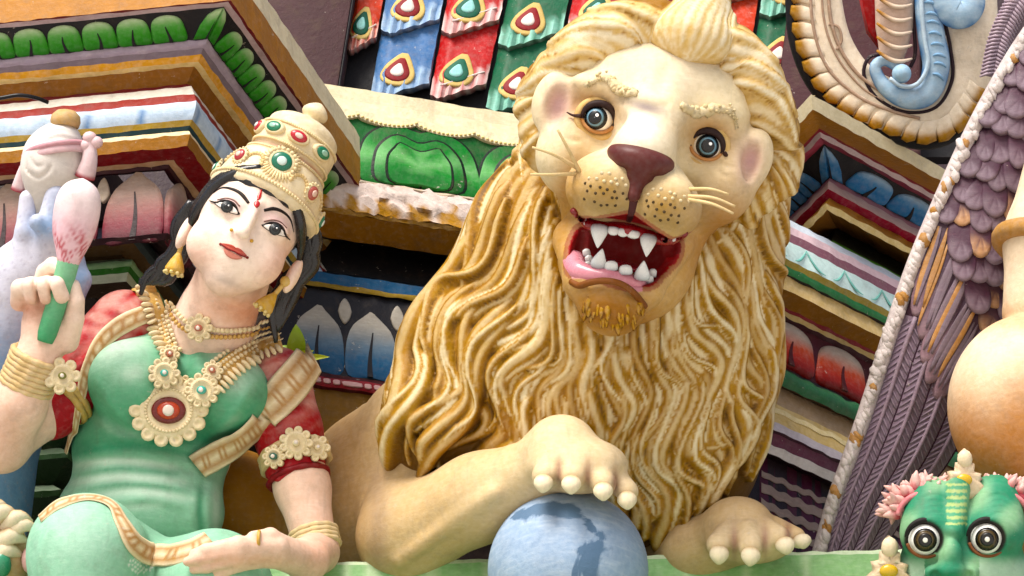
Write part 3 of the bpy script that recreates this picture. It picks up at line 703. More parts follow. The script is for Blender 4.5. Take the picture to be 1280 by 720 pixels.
# ---- ledge the statues sit on ------------------------------------------------------------
def ledge():
    T = thing('ledge', 'pale green painted ledge under the lion and its paws', 'ledge', C(640, 900, 60))
    d = math.cos(math.radians(3)) * RT + math.sin(math.radians(3)) * HZ; n = -math.sin(math.radians(3)) * RT + math.cos(math.radians(3)) * HZ
    r = Run(640, 702, 105, d, n, -760, 760, seed=41, amp=.6)
    P = r.chain([r.at(y, o) for y, o in ((698, -2), (702, 0), (735, 0), (740, -14), (775, -14))])
    def worn(x, t, cc): return np.where((np.sin(x * .05) * np.sin(x * .131 + 2) + .3 * np.sin(x * .7) > .35)[:, None], HC('#b9d3a8'), cc)
    r.band(0, P[0], P[1], HC('#cfe0bd'), T, 'edge', depth=420); r.band(1, P[1], P[2], HC('#93bd86'), T, 'fascia', nsub=8, colf=worn, depth=300); r.band(3, P[3], P[4], HC('#5c8a55'), T, 'fascia', depth=300)
    # lower step that carries the ball and the small head
    Q = [r.at(y, o) for y, o in ((806, 190), (850, 190), (852, 160), (900, 160))]
    q0 = P[4] - n * 20
    r.band(6, Q[0], Q[1], HC('#a9c79a'), T, 'lower_step', depth=420); r.band(8, Q[2], Q[3], HC('#7a3a34'), T, 'lower_step', depth=400)
    V = np.array([P[2] - n * 40 + d * x for x in (-760, 760)]); V = np.vstack([V[0] - UP * 10, V[1] - UP * 10, V[1] - UP * 900, V[0] - UP * 900]); V = np.vstack([V, V - n * 360])
    mesh('wall_body', V, [np.array([[0, 1, 2, 3], [7, 6, 5, 4], [0, 4, 5, 1], [1, 5, 6, 2], [2, 6, 7, 3], [3, 7, 4, 0]])], 'paint', T, color=HC('#7d6a55'), smooth=False)
    return r, P, Q
LEDGE = ledge()
# ---- tiled roof ---------------------------------------------------------------------------
def roof():
    T = thing('tiled_roof', 'roof of orange, blue, red and green painted tiles with teardrop jewels, above the lion', 'roof', C(640, 160, -480))
    def rw(py): return -830 - .75 * (140 - py)
    # column boundaries: x at y=130 and x at y=0
    B = [(421, 441), (460, 480), (534, 557), (606, 632), (690, 713), (772, 796), (852, 872), (930, 950), (1008, 1026), (1086, 1102)]
    kinds = ['o', 'b', 'r', 'g', 'r', 'b', 'o', 'g', 'b']
    base = dict(o=HC('#c2401c'), b=HC('#4a6f9e'), r=HC('#a8121e'), g=HC('#155a3e'))
    trim = dict(o=HC('#e6cfc2'), b=HC('#b5cde4'), r=HC('#ecdcd8'), g=HC('#a4dccb'))
    ofs = dict(o=74, b=51, r=53, g=68); tear = dict(o='g', b='r', r='g', g='r')
    nn = nrm(np.cross(C(641, 100, rw(100)) - C(640, 100, rw(100)), C(640, 99, rw(99)) - C(640, 100, rw(100))))
    if nn[2] < 0: nn = -nn
    offs = [74, 51, 53, 68, 56, 40, 18, 30, 40]
    for ci in range(len(B) - 1):
        k = kinds[ci]
        def X(u, y): 
            l = B[ci][0] + (B[ci][1] - B[ci][0]) * (130 - y) / 130; r = B[ci + 1][0] + (B[ci + 1][1] - B[ci + 1][0]) * (130 - y) / 130
            return l + (r - l) * u
        for row in range(-2, 3):
            yb = offs[ci] + 80 * row + (ci % 2)
            yt = yb - 84
            if yb < -60 or yb > 152 + 24 * (ci > 2): continue
            # folded slab: u 0 left edge, .22 ridge, 1 right edge; bottom edge points down at the ridge
            us = np.array([.03, .1, .17, .2, .24, .3, .36, .42, .5, .58, .66, .74, .82, .9, .97]); hs = np.interp(us, [.03, .1, .2, .24, .34, .5, .66, .82, .97], [0, 7, 14, 15, 14, 12, 10, 8, 5])
            drop = np.interp(us, [0, .22, 1], [-13, 0, -24])
            nr = 13; mb = MB(); rows = []; cols_ = []
            for t in np.linspace(0, 1, nr):
                y = yt + drop + (yb - yt) * t; lift = -6 + 13 * t
                P = C(X(us, y), y, rw(y)); P = P + nn * (hs + lift + (2.5 * np.sin(us * 55 + row) * (t > .72)))[:, None] + rng.normal(0, .4, P.shape); rows.append(P)
                tr = sstep(.68, .82, t + .05 * np.sin(us * 31 + ci)) if k != 'o' else sstep(.8, .86, t)
                cc = lerp(base[k], trim[k], np.clip(np.asarray(tr) * (.52 + .3 * np.sin(us * 40 + row)), 0, 1)[:, None]); cols_.append(cc * (.92 + .16 * rng.random((len(us), 1))))
            bot = rows[-1] - nn * 16; top = rows[0] - nn * 16
            rows = [top] + rows + [rows[-1] + (0, -1.2, -3), bot]; cols_ = [cols_[0]] + cols_ + [cols_[-1] * .9, BLACK * np.ones((len(us), 1))]
            V = np.vstack(rows); n = len(us); R = len(rows); i = np.arange(R - 1)[:, None]; j = np.arange(n - 1)[None]
            q = np.stack(np.broadcast_arrays(i * n + j, (i + 1) * n + j, (i + 1) * n + j + 1, i * n + j + 1), -1).reshape(-1, 4)
            ends = np.array([[x * n for x in range(R)][::-1], [x * n + n - 1 for x in range(R)]])
            tile = mesh('roof_tile', V, [q, ends], 'paint', T, color=np.vstack(cols_), sharp=38)
            # ridge line of white dashes and the teardrop jewel
            yc = lerp(yt, yb, .50); uc = .42
            def face(u, y):
                h = np.interp(u, us, hs); t = (y - np.interp(u, us, drop) - yt) / (yb - yt); return C(X(u, y), y, rw(y)) + nn * (h - 6 + 13 * t)[:, None]
            cw = X(1., yc) - X(0., yc)
            for sc, hh, c in ((1.0, 2.2, HC('#d3b878')), (.72, 3.4, HC('#0e5a46') if tear[k] == 'g' else HC('#7d101c')), (.40, 4.8, HC('#e9dcd4') if tear[k] == 'r' else HC('#9fd6d0'))):
                o = crc([(-.27, .15), (-.22, .62), (-.03, .92), (.2, .82), (.3, .4), (.26, -.15), (.1, -.95), (-.12, -.5)], 26) * (1, .27)
                o = o * sc * 1.3; u = uc + o[:, 0] * 58 / max(cw, 60); y = yc + o[:, 1] * 84 * .82 + (1 - sc) * 3 + 4
                P = face(u, y); v, f, _ = dome(P, nn, hh, levels=((1, 0), (1, .6), (.9, 1), (.5, 1.05)), back=3)
                mesh('teardrop_jewel', v, f, 'paint_smooth', tile, color=c * (.9 + .2 * rng.random()))
            if k in 'ro':
                mb = MB(); u = np.linspace(.2, .9, 16); y = lerp(yt, yb, .80) + np.interp(u, us, drop); P = face(u, y) + nn * 1
                v, f, _, _ = tube(P, 1.3 + .5 * rng.random(16), 6, up=nn); mesh('painted_line', v, f, 'paint', tile, color=trim[k] * .9)
    # dark seams and backing
    a = C(360, 190, rw(190)) - nn * 14; b = C(1200, 190, rw(190)) - nn * 14; c = C(1200, -160, rw(-160)) - nn * 14; d = C(360, -160, rw(-160)) - nn * 14
    V = np.vstack([a, b, c, d]); V = np.vstack([V, V - nn * 20]); mesh('roof_deck', V, [np.array([[0, 1, 2, 3], [7, 6, 5, 4], [0, 4, 5, 1], [1, 5, 6, 2], [2, 6, 7, 3], [3, 7, 4, 0]])], 'black', T, smooth=False)
    # maroon gable drums either side of the tiles
    for pts, nm, lab in (([(300, -60), (330, -30), (385, 60), (421, 128), (447, 190), (400, 190), (330, 60), (260, -60)], 'gable_end', None),):
        pass
    G = thing('gable_drum', 'weathered maroon plaster gable left of the orange tiles', 'gable', C(400, 130, -420))
    o = np.array([(250, -80), (452, -80), (441, 0), (421, 126), (419, 170), (330, 170), (300, 60)]); P = C(o[:, 0], o[:, 1], rw(o[:, 1]) + 46 + 0 * o[:, 0]); v, f, _ = fan_prism(P, nn, 14, back=60)
    mesh('gable_face', v, f, 'paint_rough', G, color=HC('#4a3436'), sharp=40)
    v, f, _, _ = tube(C(np.array([453, 441, 421, 418]), np.array([-80, 0, 126, 170]), rw(np.array([-80, 0, 126, 170.])) + 58), 2.2, 6); mesh('seam', v, f, 'black', G)
    G = thing('gable_drum', 'dark maroon plaster drum behind the cream scroll, right of the lion', 'gable', C(1000, 130, -420))
    pts = np.array([(993, -60), (984, 20), (976, 80), (975, 130), (990, 190), (1150, 200), (1150, -60)]); P = C(pts[:, 0], pts[:, 1], rw(pts[:, 1]) + 90); v, f, _ = fan_prism(P, nn, 12, back=60)
    mesh('gable_face', v, f, 'paint_rough', G, color=HC('#43262a'), sharp=40)
roof()
# ------------------------------------------------------------------ the lion
LION = thing('lion_statue', 'roaring golden maned lion statue with one paw on a blue ball', 'statue', C(720, 700, 40))
LCREAM = HC('#ecdcb8', .86); LTAN = HC('#cda87a', .85); LBEIGE = HC('#d2b48a', .85); LGOLD = HC('#c07f1c', .85)
HR = nrm(np.array((135., -34., 0))); HU = np.array((-HR[1], HR[0], 0)); 
_F = frame(HR, HU); HF = _F[2]
_tw = rot((0, 1, 0), -6) ; 
HC0 = C(818, 178, 150)          # head centre
def hp(r, u, f): return HC0 + HR * r + HU * u + HF * f
def hpx(px, py, f):             # head-frame point seen at a pixel with depth f from head centre
    w = HC0[2] + f; return C(px, py, w)
HROT = np.stack([HR, HU, HF])

def lion_head():
    F = Field((20, -110, 20), (330, 330, 345), 2.2)
    e = lambda c, r, k, R=HROT: F.add(p_ell(c, r, R), k)
    # skull, brow, cheeks
    e(hp(0, 20, -10), (128, 118, 108), 0); e(hp(-2, -50, -10), (106, 90, 92), 36)
    e(hp(0, 62, 40), (96, 52, 58), 30)                                    # forehead
    e(hpx(784, 320, -6), (84, 84, 62), 30)
    # bridge of the nose
    F.chain([hpx(828, 112, 56), hpx(816, 150, 100), hpx(803, 190, 140)], [42, 40, 40], 18)
    for px, py, s in ((757, 112, -1), (884, 140, 1)): e(hpx(px, py, 72), (40, 17, 24), 18, np.stack([nrm(HR + s * .22 * HU * -1), HU, HF]))   # brow ridges
    e(hpx(716, 190, 50), (44, 52, 48), 30); e(hpx(905, 226, 50), (40, 52, 48), 30)      # cheek bones
    # eye sockets
    for px, py in ((748, 150), (884, 184)): F.cut(p_ell(hpx(px, py + 2, 124), (34, 27, 28), HROT), 16)
    # muzzle pads
    e(hpx(756, 236, 134), (46, 43, 56), 10); e(hpx(831, 256, 134), (44, 45, 56), 8)
    e(hpx(793, 236, 110), (60, 48, 50), 20)
    # philtrum groove
    F.cut(p_cone(hpx(796, 225, 186), hpx(790, 272, 178), 4, 4), 5)
    # lower jaw / chin
    F.chain([hpx(722, 300, 40), hpx(735, 350, 92), hpx(757, 372, 112)], [30, 26, 27], 16); F.chain([hpx(844, 306, 40), hpx(806, 364, 92), hpx(774, 382, 112)], [22, 20, 26], 12)
    e(hpx(763, 386, 104), (37, 32, 34), 14)
    # mouth cavity
    CAV = [p_ell(hpx(782, 310, 130), (57, 41, 62), HROT), p_box(hpx(776, 314, 120), (50, 31, 46), HROT, r=18), p_ell(hpx(785, 312, 92), (52, 30, 46), HROT), p_ell(hpx(842, 306, 108), (17, 26, 46), HROT), p_ell(hpx(728, 302, 108), (13, 36, 44), HROT)]
    for pr, k in zip(CAV, (6, 8, 10, 5, 5)): F.cut(pr, k)
    # ear hollows and ears
    e(hpx(692, 128, 58), (27, 38, 18), 10, np.stack([nrm(HR + .5 * HF), HU, nrm(HF - .5 * HR)])); e(hpx(942, 198, 58), (24, 36, 18), 10, np.stack([nrm(HR - .5 * HF), HU, nrm(HF + .5 * HR)]))
    F.cut(p_ell(hpx(695, 132, 80), (14, 25, 16), HROT), 8); F.cut(p_ell(hpx(939, 202, 80), (12, 24, 16), HROT), 8)
    F.emboss([(776, 126), (806, 135), (838, 138)], -6, 9, 250); F.emboss([(766, 196), (738, 208), (716, 232)], -5, 8, 270); F.emboss([(842, 214), (866, 232), (874, 258)], -5, 8, 270)
    F.emboss([(838, 78), (826, 104), (816, 124)], -3, 9, 230); F.emboss([(706, 170), (716, 176), (728, 176)], -2, 3, 240); F.emboss([(896, 200), (908, 208), (920, 208)], -2, 3, 240); F.emboss([(892, 206), (902, 218), (914, 222)], -2, 3, 240)
    def color(v, F_):
        p = pix(v); x, y = p[:, 0], p[:, 1]; w = v[:, 2] - HC0[2]
        c = np.tile(LCREAM, (len(v), 1))
        n = F_.grad(v)
        def blob(cx, cy, rx, ry, colr, a=1.0, rotd=14):
            t = math.radians(rotd); dx, dy = x - cx, y - cy; a1 = dx * math.cos(t) + dy * math.sin(t); b1 = -dx * math.sin(t) + dy * math.cos(t)
            m = a * np.exp(-((a1 / rx) ** 2 + (b1 / ry) ** 2)); c[:] = lerp(c, colr, np.clip(m, 0, 1)[:, None])
        # airbrushed ochre on the sides of the head and jaw, and round the eyes
        side = sstep(225, 330, y) * .9; c[:] = lerp(c, HC('#c99a4c'), (side * .75)[:, None])
        blob(706, 262, 26, 86, HC('#b98430'), .85); blob(902, 300, 46, 76, HC('#a86f1a'), .9); blob(764, 394, 70, 38, HC('#9a680e'), 1.1)
        blob(800, 166, 34, 34, HC('#f8f0e0', .9), .8)
        for cx, cy in ((742, 138), (887, 170)): blob(cx, cy, 36, 27, HC('#b07a2a'), .95)
        blob(808, 134, 30, 8, HC('#66565c'), .85); blob(830, 95, 60, 20, HC('#cfc2b4'), .5)
        blob(850, 70, 90, 20, HC('#cdbfae'), .5)
        for cx, cy in ((757, 240), (829, 258)): blob(cx, cy, 40, 34, HC('#b08e54'), 1.0)
        for cx, cy in ((757, 262), (829, 278)): blob(cx, cy, 34, 13, HC('#8a7548'), .55)
        blob(697, 130, 17, 28, HC('#caa1a2'), .9, 10); blob(938, 200, 15, 26, HC('#c9a0a0'), .9, 10)
        # dark grey rim at the hairline
        X, Y, Z = v.T; cav = np.minimum.reduce([pr[2](X, Y, Z) for pr in CAV])
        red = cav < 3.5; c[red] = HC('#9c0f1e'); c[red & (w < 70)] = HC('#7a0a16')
        lip = (cav < 9) & ~red; c[lip] = lerp(c[lip], HC('#8a2a2a'), .6)
        gum = (y > 330 + (x - 730) * .2) & (y < 352 + np.maximum(x - 760, 0) * .45) & (x > 714) & (x < 812) & (w > 60) & (cav < 9) & (x < 803); c[gum] = HC('#dd9ba4')
        return np.clip(c, 0, 1)
    F.build('head', 'paint_smooth', LION, color=color)
    return F
HEADF = lion_head()

def on_head(p2, off=0.0): return drape(p2, HEADF, off, w0=220)
def lion_features():
    # nose leather
    F = Field((80, 70, 250), (240, 200, 380), 1.8)
    o = C(800, 204, HC0[2] + 168)
    F.add(p_ell(hpx(801, 198, 152), (40, 17, 36), np.stack([nrm(HR), HU, HF])), 0); F.add(p_ell(hpx(799, 210, 158), (30, 20, 30), HROT), 14); F.add(p_cone(hpx(797, 212, 162), hpx(792, 244, 176), 14, 8), 10)
    for px, py in ((777, 213), (823, 222)): F.cut(p_ell(hpx(px, py, 190), (9, 7, 20), HROT), 5)
    F.build('nose', paint('nose_leather', tuple(HC('#5e3330')), rough=.42, var=.2, dirt=.15, bump=.15), LION)
    # philtrum paint line
    P, n = on_head(cr([(794, 236), (790, 262), (786, 276)], 14), 1.0); v, f, _, _ = tube(P, np.linspace(8, 3, 14), 8, up=n, flat=.35); mesh('philtrum', v, f, 'paint_smooth', LION, color=HC('#4a2426'))
    # lips: dark red upper rim
    P, n = on_head(cr([(716, 262), (724, 272), (745, 281), (786, 281), (826, 298), (846, 300), (856, 292)], 40), 0); v, f, _, _ = tube(P, 4.0, 8); mesh('upper_lip', v, f, 'paint_gloss', LION, color=HC('#7a0f1a'))
    # eyes
    for k, (px, py, sx) in enumerate(((748, 149, 1), (883, 183, 1))):
        c = hpx(px, py, 84 if k == 0 else 82); r = 17.5
        v, f = ellipsoid(c, (r, r * .98, r), HROT, 32, 24); eye = mesh('eye', v, f, 'paint_gloss', LION, color=HC('#efe9de', 1.0))
        look = nrm(HF + (-.28 if k == 0 else .04) * HR + .0 * HU)
        def cap(ang, h, colr, name, par, dr=None):
            dd = nrm(look if dr is None else dr); a = np.linspace(0, math.radians(ang), 7); R_ = r + h
            v, f = lathe(np.stack([np.sin(a[::-1]) * R_, np.cos(a[::-1]) * R_], 1), c, dd, 28); return mesh(name, v, f, 'paint_gloss', par, color=colr)
        cap(50, .5, HC('#0c0c0f'), 'iris_rim', eye); cap(41, .9, HC('#1e2a31'), 'iris', eye); cap(34, 1.3, HC('#7194a6'), 'iris', eye); cap(25, 1.7, HC('#0b0b0d'), 'pupil', eye)
        cap(6, 2.1, HC('#ffffff', .95), 'glint', eye, look + .12 * HR + .16 * HU)
        # lids: dark outline ring draped round the ball
        a = np.linspace(0, 2 * np.pi, 48, endpoint=False)
        rx, ry = (20.5, 17.8)
        ring = c + HR * (rx * np.cos(a))[:, None] * .95 + HU * (ry * np.sin(a) * np.where(np.sin(a) > 0, 1.0, .88))[:, None] + HF * (9 - 2 * np.cos(a * 2))[:, None]
        v, f, _, _ = tube(ring, np.where(np.sin(a) > -.1, 2.4 + 2.2 * np.maximum(np.sin(a), 0), 2.2), 8, closed=True); mesh('eyelid', v, f, 'paint_smooth', LION, color=np.where((v @ HU > c @ HU - 4)[:, None], HC('#2a1614'), HC('#c08a5a')))
        ring2 = c + HR * (rx * 1.18 * np.cos(a))[:, None] + HU * (ry * 1.22 * np.sin(a))[:, None] + HF * (3)
        v, f, _, _ = tube(ring2, 5.0, 8, closed=True); mesh('eyelid_fold', v, f, 'paint_smooth', LION, color=HC('#d9b67c'))
        t = np.array([c + HR * s_ * 1.0 + HU * u_ + HF * w_ for s_, u_, w_ in ((-21, -2, 11), (-30, -3, 3), (-38, -1, -2))]) if k == 0 else np.array([c + HR * s_ + HU * u_ + HF * w_ for s_, u_, w_ in ((22, -3, 11), (31, -10, 3), (40, -17, 0))])
        v, f, _, _ = tube(cr(t, 8), np.linspace(3, .8, 8), 6); mesh('eye_corner', v, f, 'paint_smooth', LION, color=HC('#3a2018'))
    # rough plaster eyebrows
    for pts, nm in (([(732, 108), (745, 100), (757, 99), (766, 104), (774, 112), (784, 116), (797, 117)], 0), ([(850, 131), (858, 137), (872, 141), (888, 137), (903, 136), (916, 143), (921, 160)], 1)):
        P, n = on_head(cr(pts, 34), 1.0); mb = MB(); rr = (np.r_[np.linspace(2, 4, 10), np.linspace(4, 7, 14), np.linspace(7, 4, 10)] if nm == 0 else np.r_[np.linspace(5, 7, 14), np.linspace(7, 4, 10), np.linspace(4, 1.5, 10)])
        v, f, _, _ = tube(P, rr, 8, up=n, flat=.8); mb.add(v + rng.normal(0, .9, v.shape), f, HC('#e3d2ac'))
        for _ in range(26):
            i = rng.integers(4, 30); v, f = ellipsoid(P[i] + rng.normal(0, 3, 3) + n[i] * 2, rr[i] * rng.uniform(.35, .7, 3), nu=7, nv=5); mb.add(v, f, HC('#dccaa2') * rng.uniform(.85, 1.05))
        mb.build('eyebrow', 'paint_rough', LION)
    # whiskers
    for a, b, bend in (((724, 213), (697, 162), 0), ((722, 211), (665, 184), 3), ((719, 217), (663, 218), -1), ((863, 237), (911, 243), 3), ((862, 246), (919, 258), 4), ((862, 250), (917, 267), 3)):
        A, n = on_head(np.array([a, a]), 0); A = A[0]; B = C(b[0], b[1], A[2] + 22); md = (A + B) / 2 + (0, bend, 8)
        v, f, _, _ = tube(cr([A - (B - A) * .05, md, B], 14), np.linspace(2.6, 1.4, 14), 8); mesh('whisker', v, f, 'paint_smooth', LION, color=HC('#dcc394'))
    # whisker pits: small raised dots and dark holes on the pads
    mb = MB(); mb2 = MB()
    for cx, cy, sg in ((755, 238, -1), (831, 258, 1)):
        for i in range(6):
            for j in range(5):
                x = cx + (i - 2.5) * 9.5 + (j % 2) * 4 + rng.normal(0, 1.2); y = cy + (j - 2.2) * 9 + (i - 2.5) * 2.2 + rng.normal(0, 1.2)
                if ((x - cx) / 31) ** 2 + ((y - cy) / 27) ** 2 > 1: continue
                P, n = on_head(np.array([(x, y), (x, y)]), .2)
                light = j <= 1
                v, f = ellipsoid(P[0], (2.3, 2.0, 1.4) if light else (1.9, 1.9, .9), nu=8, nv=6); (mb if light else mb2).add(v, f, HC('#e3d3ae') if light else HC('#4a3a22'))
    tag(mb.build('whisker_dots', 'paint', LION), kind='stuff'); tag(mb2.build('whisker_holes', 'paint', LION), kind='stuff')
    # gums and teeth
    up = cr([(727, 262), (733, 278), (752, 284), (776, 287), (800, 291), (824, 299), (842, 298), (848, 288)], 40)
    P = C(up[:, 0], up[:, 1], HC0[2] + np.interp(np.linspace(0, 1, 40), [0, .15, .5, .85, 1], [70, 112, 136, 112, 66])); v, f, _, _ = tube(P, 7, 8); mesh('upper_gum', v, f, 'paint_gloss', LION, color=HC('#8c1220'))
    lo = cr([(716, 322), (722, 334), (745, 341), (770, 344), (792, 350), (803, 355), (809, 356)], 40)
    P2 = C(lo[:, 0], lo[:, 1] + 4, HC0[2] + np.interp(np.linspace(0, 1, 40), [0, .15, .5, .85, 1], [72, 108, 128, 110, 76])); v, f, _, _ = tube(P2, np.interp(np.linspace(0, 1, 40), [0, .5, 1], [14, 10, 9]), 10); mesh('lower_gum', v, f, 'paint_gloss', LION, color=HC('#dd95a2'))
    TW = HC('#dfe1de', .95)
    def tooth(root, tip, r, name='tooth', w=0, flat=False):
        A = C(root[0], root[1], w); B = C(tip[0], tip[1], w + (2 if flat else 8))
        ts = np.linspace(0, 1, 9); pts = A + (B - A) * ts[:, None]; rad = r * (np.array([.85, 1, 1.02, 1.0, .98, .95, .9, .75, .35]) if flat else np.array([.9, 1.05, 1.0, .9, .76, .6, .44, .26, .06]))
        v, f, _, _ = tube(pts, rad, 10, up=HF, flat=.7); t = np.repeat(ts, 10)
        mesh(name, v, f, 'paint_gloss', LION, color=lerp(HC('#b9c0c4'), TW, sstep(0, .5, t)[:, None]))
    z0 = HC0[2]
    tooth((750, 282), (747, 310), 10.5, 'canine_tooth', z0 + 132); tooth((811, 294), (808, 321), 10, 'canine_tooth', z0 + 130)
    for x, y in ((767, 284), (779, 286)): tooth((x, y), (x - 1, y + 10), 6.5, w=z0 + 136, flat=True)
    for x, y in ((792, 289),): tooth((x, y), (x - 1, y + 9), 8, w=z0 + 136, flat=True)
    for x, y in ((729, 270), (734, 276), (740, 280)): tooth((x, y), (x, y + 7), 4.5, w=z0 + 112, flat=True)
    for x, y in ((824, 299), (830, 300), (836, 299), (841, 296)): tooth((x, y), (x, y + 6), 4, w=z0 + 108, flat=True)
    tooth((747, 334), (753, 311), 9.5, 'canine_tooth', z0 + 122); tooth((802, 349), (805, 326), 9.5, 'canine_tooth', z0 + 120)
    for x, y in ((764, 338), (782, 343)): tooth((x, y), (x, y - 12), 8.2, w=z0 + 126, flat=True)
    for x, y in ((733, 330), (735, 322), (732, 314)): tooth((x + 2, y + 6), (x, y - 3), 5, w=z0 + 96 - (330 - y), flat=True)
    for x, y in ((811, 347), (815, 339)): tooth((x, y + 7), (x + 2, y - 3), 5, w=z0 + 98 - (347 - y), flat=True)
    v, f = ellipsoid(hpx(778, 334, 60), (34, 7, 50), HROT, 20, 12); mesh('tongue', v, f, 'paint_gloss', LION, color=HC('#8a1a2a'))
    # beard tuft on the chin
    mb = MB()
    for _ in range(26):
        x = rng.uniform(730, 804); y = 400 - ((x - 764) / 40) ** 2 * 16 + (x - 764) * .10 + rng.uniform(-12, 9)
        P, n = on_head(np.array([(x, y), (x, y)]), 0); d = np.array(((x - 764) * .008, -1, .1)); L = rng.uniform(5, 12); R_ = rng.uniform(2.5, 4.6)
        pts = cr([P[0] - n[0] * 4 + (0, 6, 0), P[0] - n[0] * 1, P[0] - n[0] * 1 + d * L], 6); v, f, cr_, tt = tube(pts, R_ * np.array([.6, 1, 1.05, .9, .6, .2]), 7); v = v + rng.normal(0, .5, v.shape); mb.add(v, f, lerp(HC('#946314'), HC('#c49a4c'), sstep(.5, 1., cr_)[:, None]))
    tag(mb.build('chin_tuft', 'paint_rough', LION), kind='stuff')
    lp = cr([(714, 352), (724, 357), (738, 353), (757, 351), (776, 355), (792, 366), (806, 383)], 36)
    P = C(lp[:, 0], lp[:, 1], HC0[2] + np.interp(np.linspace(0, 1, 36), [0, .2, .5, .8, 1], [112, 136, 150, 142, 116])); v, f, _, _ = tube(P, 4.0, 8); mesh('lower_lip', v, f, 'paint_smooth', LION, color=HC('#7d4a1c'))
lion_features()
def lion_mane():
    F = Field((-215, -370, -190), (395, 400, 280), 2.7)
    e = lambda px, py, w, r, k, R=None: F.add(p_ell(C(px, py, w), r, R), k)
    e(822, 190, 6, (158, 168, 116), 0); e(775, 330, 0, (192, 170, 138), 50); e(735, 450, -5, (230, 150, 126), 50); e(712, 545, -10, (226, 108, 116), 40); e(548, 530, 22, (68, 80, 76), 30); e(852, 556, 5, (98, 118, 108), 40)
    e(822, 636, 22, (58, 60, 70), 30)
    # roll of curls that frames the forehead and passes outside the ears
    ar = np.linspace(-116, 116, 33); ring = []
    for a in ar:
        b = math.radians(a); ear = math.exp(-((abs(a) - 88) / 20) ** 2); R_ = .99 + .10 * ear + .03 * math.sin(a * .21)
        ring.append(hp(132 * R_ * math.sin(b), 16 + 124 * R_ * math.cos(b), 30 - 34 * ear - 20 * max(0, abs(a) - 100) / 28))
    F.chain(ring, [(28 - 7 * math.exp(-((abs(a) - 88) / 20) ** 2) + 3 * math.sin(a * .3)) * (1 if abs(a) < 96 else .75) for a in ar], 10, 10)
    base = hp(10, 124, 50); F.add(p_ell(base, (40, 28, 32), HROT), 10); F.add(p_cone(hp(14, 142, 44), hp(32, 190, 22), 20, 7), 10); F.add(p_cone(hp(32, 192, 22), hp(50, 196, 18), 8, 4), 5)
    # carved locks: ridges stamped along flowing lines, later locks overlap earlier ones
    st = 1.5; gx0, gy0 = F.lo[0], F.lo[1]; nx, ny = int((F.n[0] * F.h) / st) + 2, int((F.n[1] * F.h) / st) + 2
    H = np.zeros((nx, ny), np.float32); Kc = np.zeros_like(H); Tn = np.full_like(H, .5)
    def stamp(P, R, A, off, tone, ridges=0):
        for (x, y, r_, a_) in zip((P[:, 0] - gx0) / st, (P[:, 1] - gy0) / st, R / st, A):
            k = int(math.ceil(r_)) + 1; i0, j0 = int(x) - k, int(y) - k
            if i0 < 0 or j0 < 0 or i0 + 2 * k + 1 >= nx or j0 + 2 * k + 1 >= ny: continue
            X = np.arange(i0, i0 + 2 * k + 1)[:, None] - x; Y = np.arange(j0, j0 + 2 * k + 1)[None] - y; d = np.sqrt(X * X + Y * Y) / r_
            h = np.where(d < 1, a_ * np.sqrt(np.maximum(1 - d * d, 0)) + off, -1); sl = (slice(i0, i0 + 2 * k + 1), slice(j0, j0 + 2 * k + 1)); m = h > H[sl]
            H[sl] = np.where(m, h, H[sl]); Kc[sl] = np.where(m, np.maximum(1 - d, 0) if True else 0, Kc[sl]); Tn[sl] = np.where(m, tone, Tn[sl])
    G = [[(655, 110), (634, 165), (596, 240), (560, 310), (522, 390), (494, 460), (480, 530), (486, 575)],
         [(680, 190), (650, 250), (606, 325), (556, 400), (518, 480), (498, 550), (494, 600)],
         [(690, 250), (676, 320), (630, 395), (586, 470), (548, 545), (528, 606)],
         [(700, 300), (692, 380), (662, 450), (626, 520), (596, 600)],
         [(716, 350), (714, 425), (698, 490), (672, 560), (660, 620)],
         [(738, 385), (740, 455), (734, 520), (745, 585), (776, 655)],
         [(772, 395), (780, 465), (782, 540), (790, 605), (815, 690)],
         [(805, 375), (820, 445), (827, 520), (826, 595), (834, 700)],
         [(832, 335), (855, 415), (870, 500), (866, 585), (852, 675)],
         [(862, 290), (893, 375), (910, 460), (906, 545), (884, 640)],
         [(895, 250), (928, 345), (941, 440), (941, 525), (920, 618)],
         [(925, 215), (958, 305), (963, 400), (961, 485), (942, 590)],
         [(946, 170), (986, 265), (984, 350), (978, 430), (964, 520)]]
    G = np.stack([cr(g, 80) for g in G])
    def path(g, t):
        g = np.clip(g, -.3, 12.3); i = np.clip(np.floor(g).astype(int), 0, 11); fr = g - i; k = np.clip(t, 0, 1) * 79; a = np.minimum(np.floor(k).astype(int), 78); b = k - a
        A = lerp(G[i, a], G[i, a + 1], b[:, None]); B = lerp(G[i + 1, a], G[i + 1, a + 1], b[:, None]); return lerp(A, B, fr[:, None])
    r = np.random.default_rng(12)
    def flow(g0, t0, ln, R, A, off, tone, amp=1.0):
        n = int(230 * ln) + 60; s = np.linspace(0, 1, n); t = t0 + ln * s
        ph = 1.7 * math.sin(g0 * 1.3) + 1.1 * g0 + r.normal(0, .35)                # neighbouring locks wave together
        g = g0 + amp * r.uniform(.20, .36) * (.3 + .9 * s) * np.sin(2 * np.pi * t * 2.5 + ph) + .25 * (s > .85) * (s - .85) / .15 * r.choice((-1, 1))
        P, _ = drape(path(g, t), F, 0, w0=110, it=4); pr = np.interp(s, [0, .1, .5, .85, 1], [.55, .9, 1, .8, .22])
        stamp(P, R * pr, A * pr, off, tone)
    for q in range(64): flow(12.4 * ((q * .61803) % 1.0) - .2, r.uniform(-.03, .05), r.uniform(.75, 1.0), r.uniform(10, 16), r.uniform(13, 18), 0, r.random())
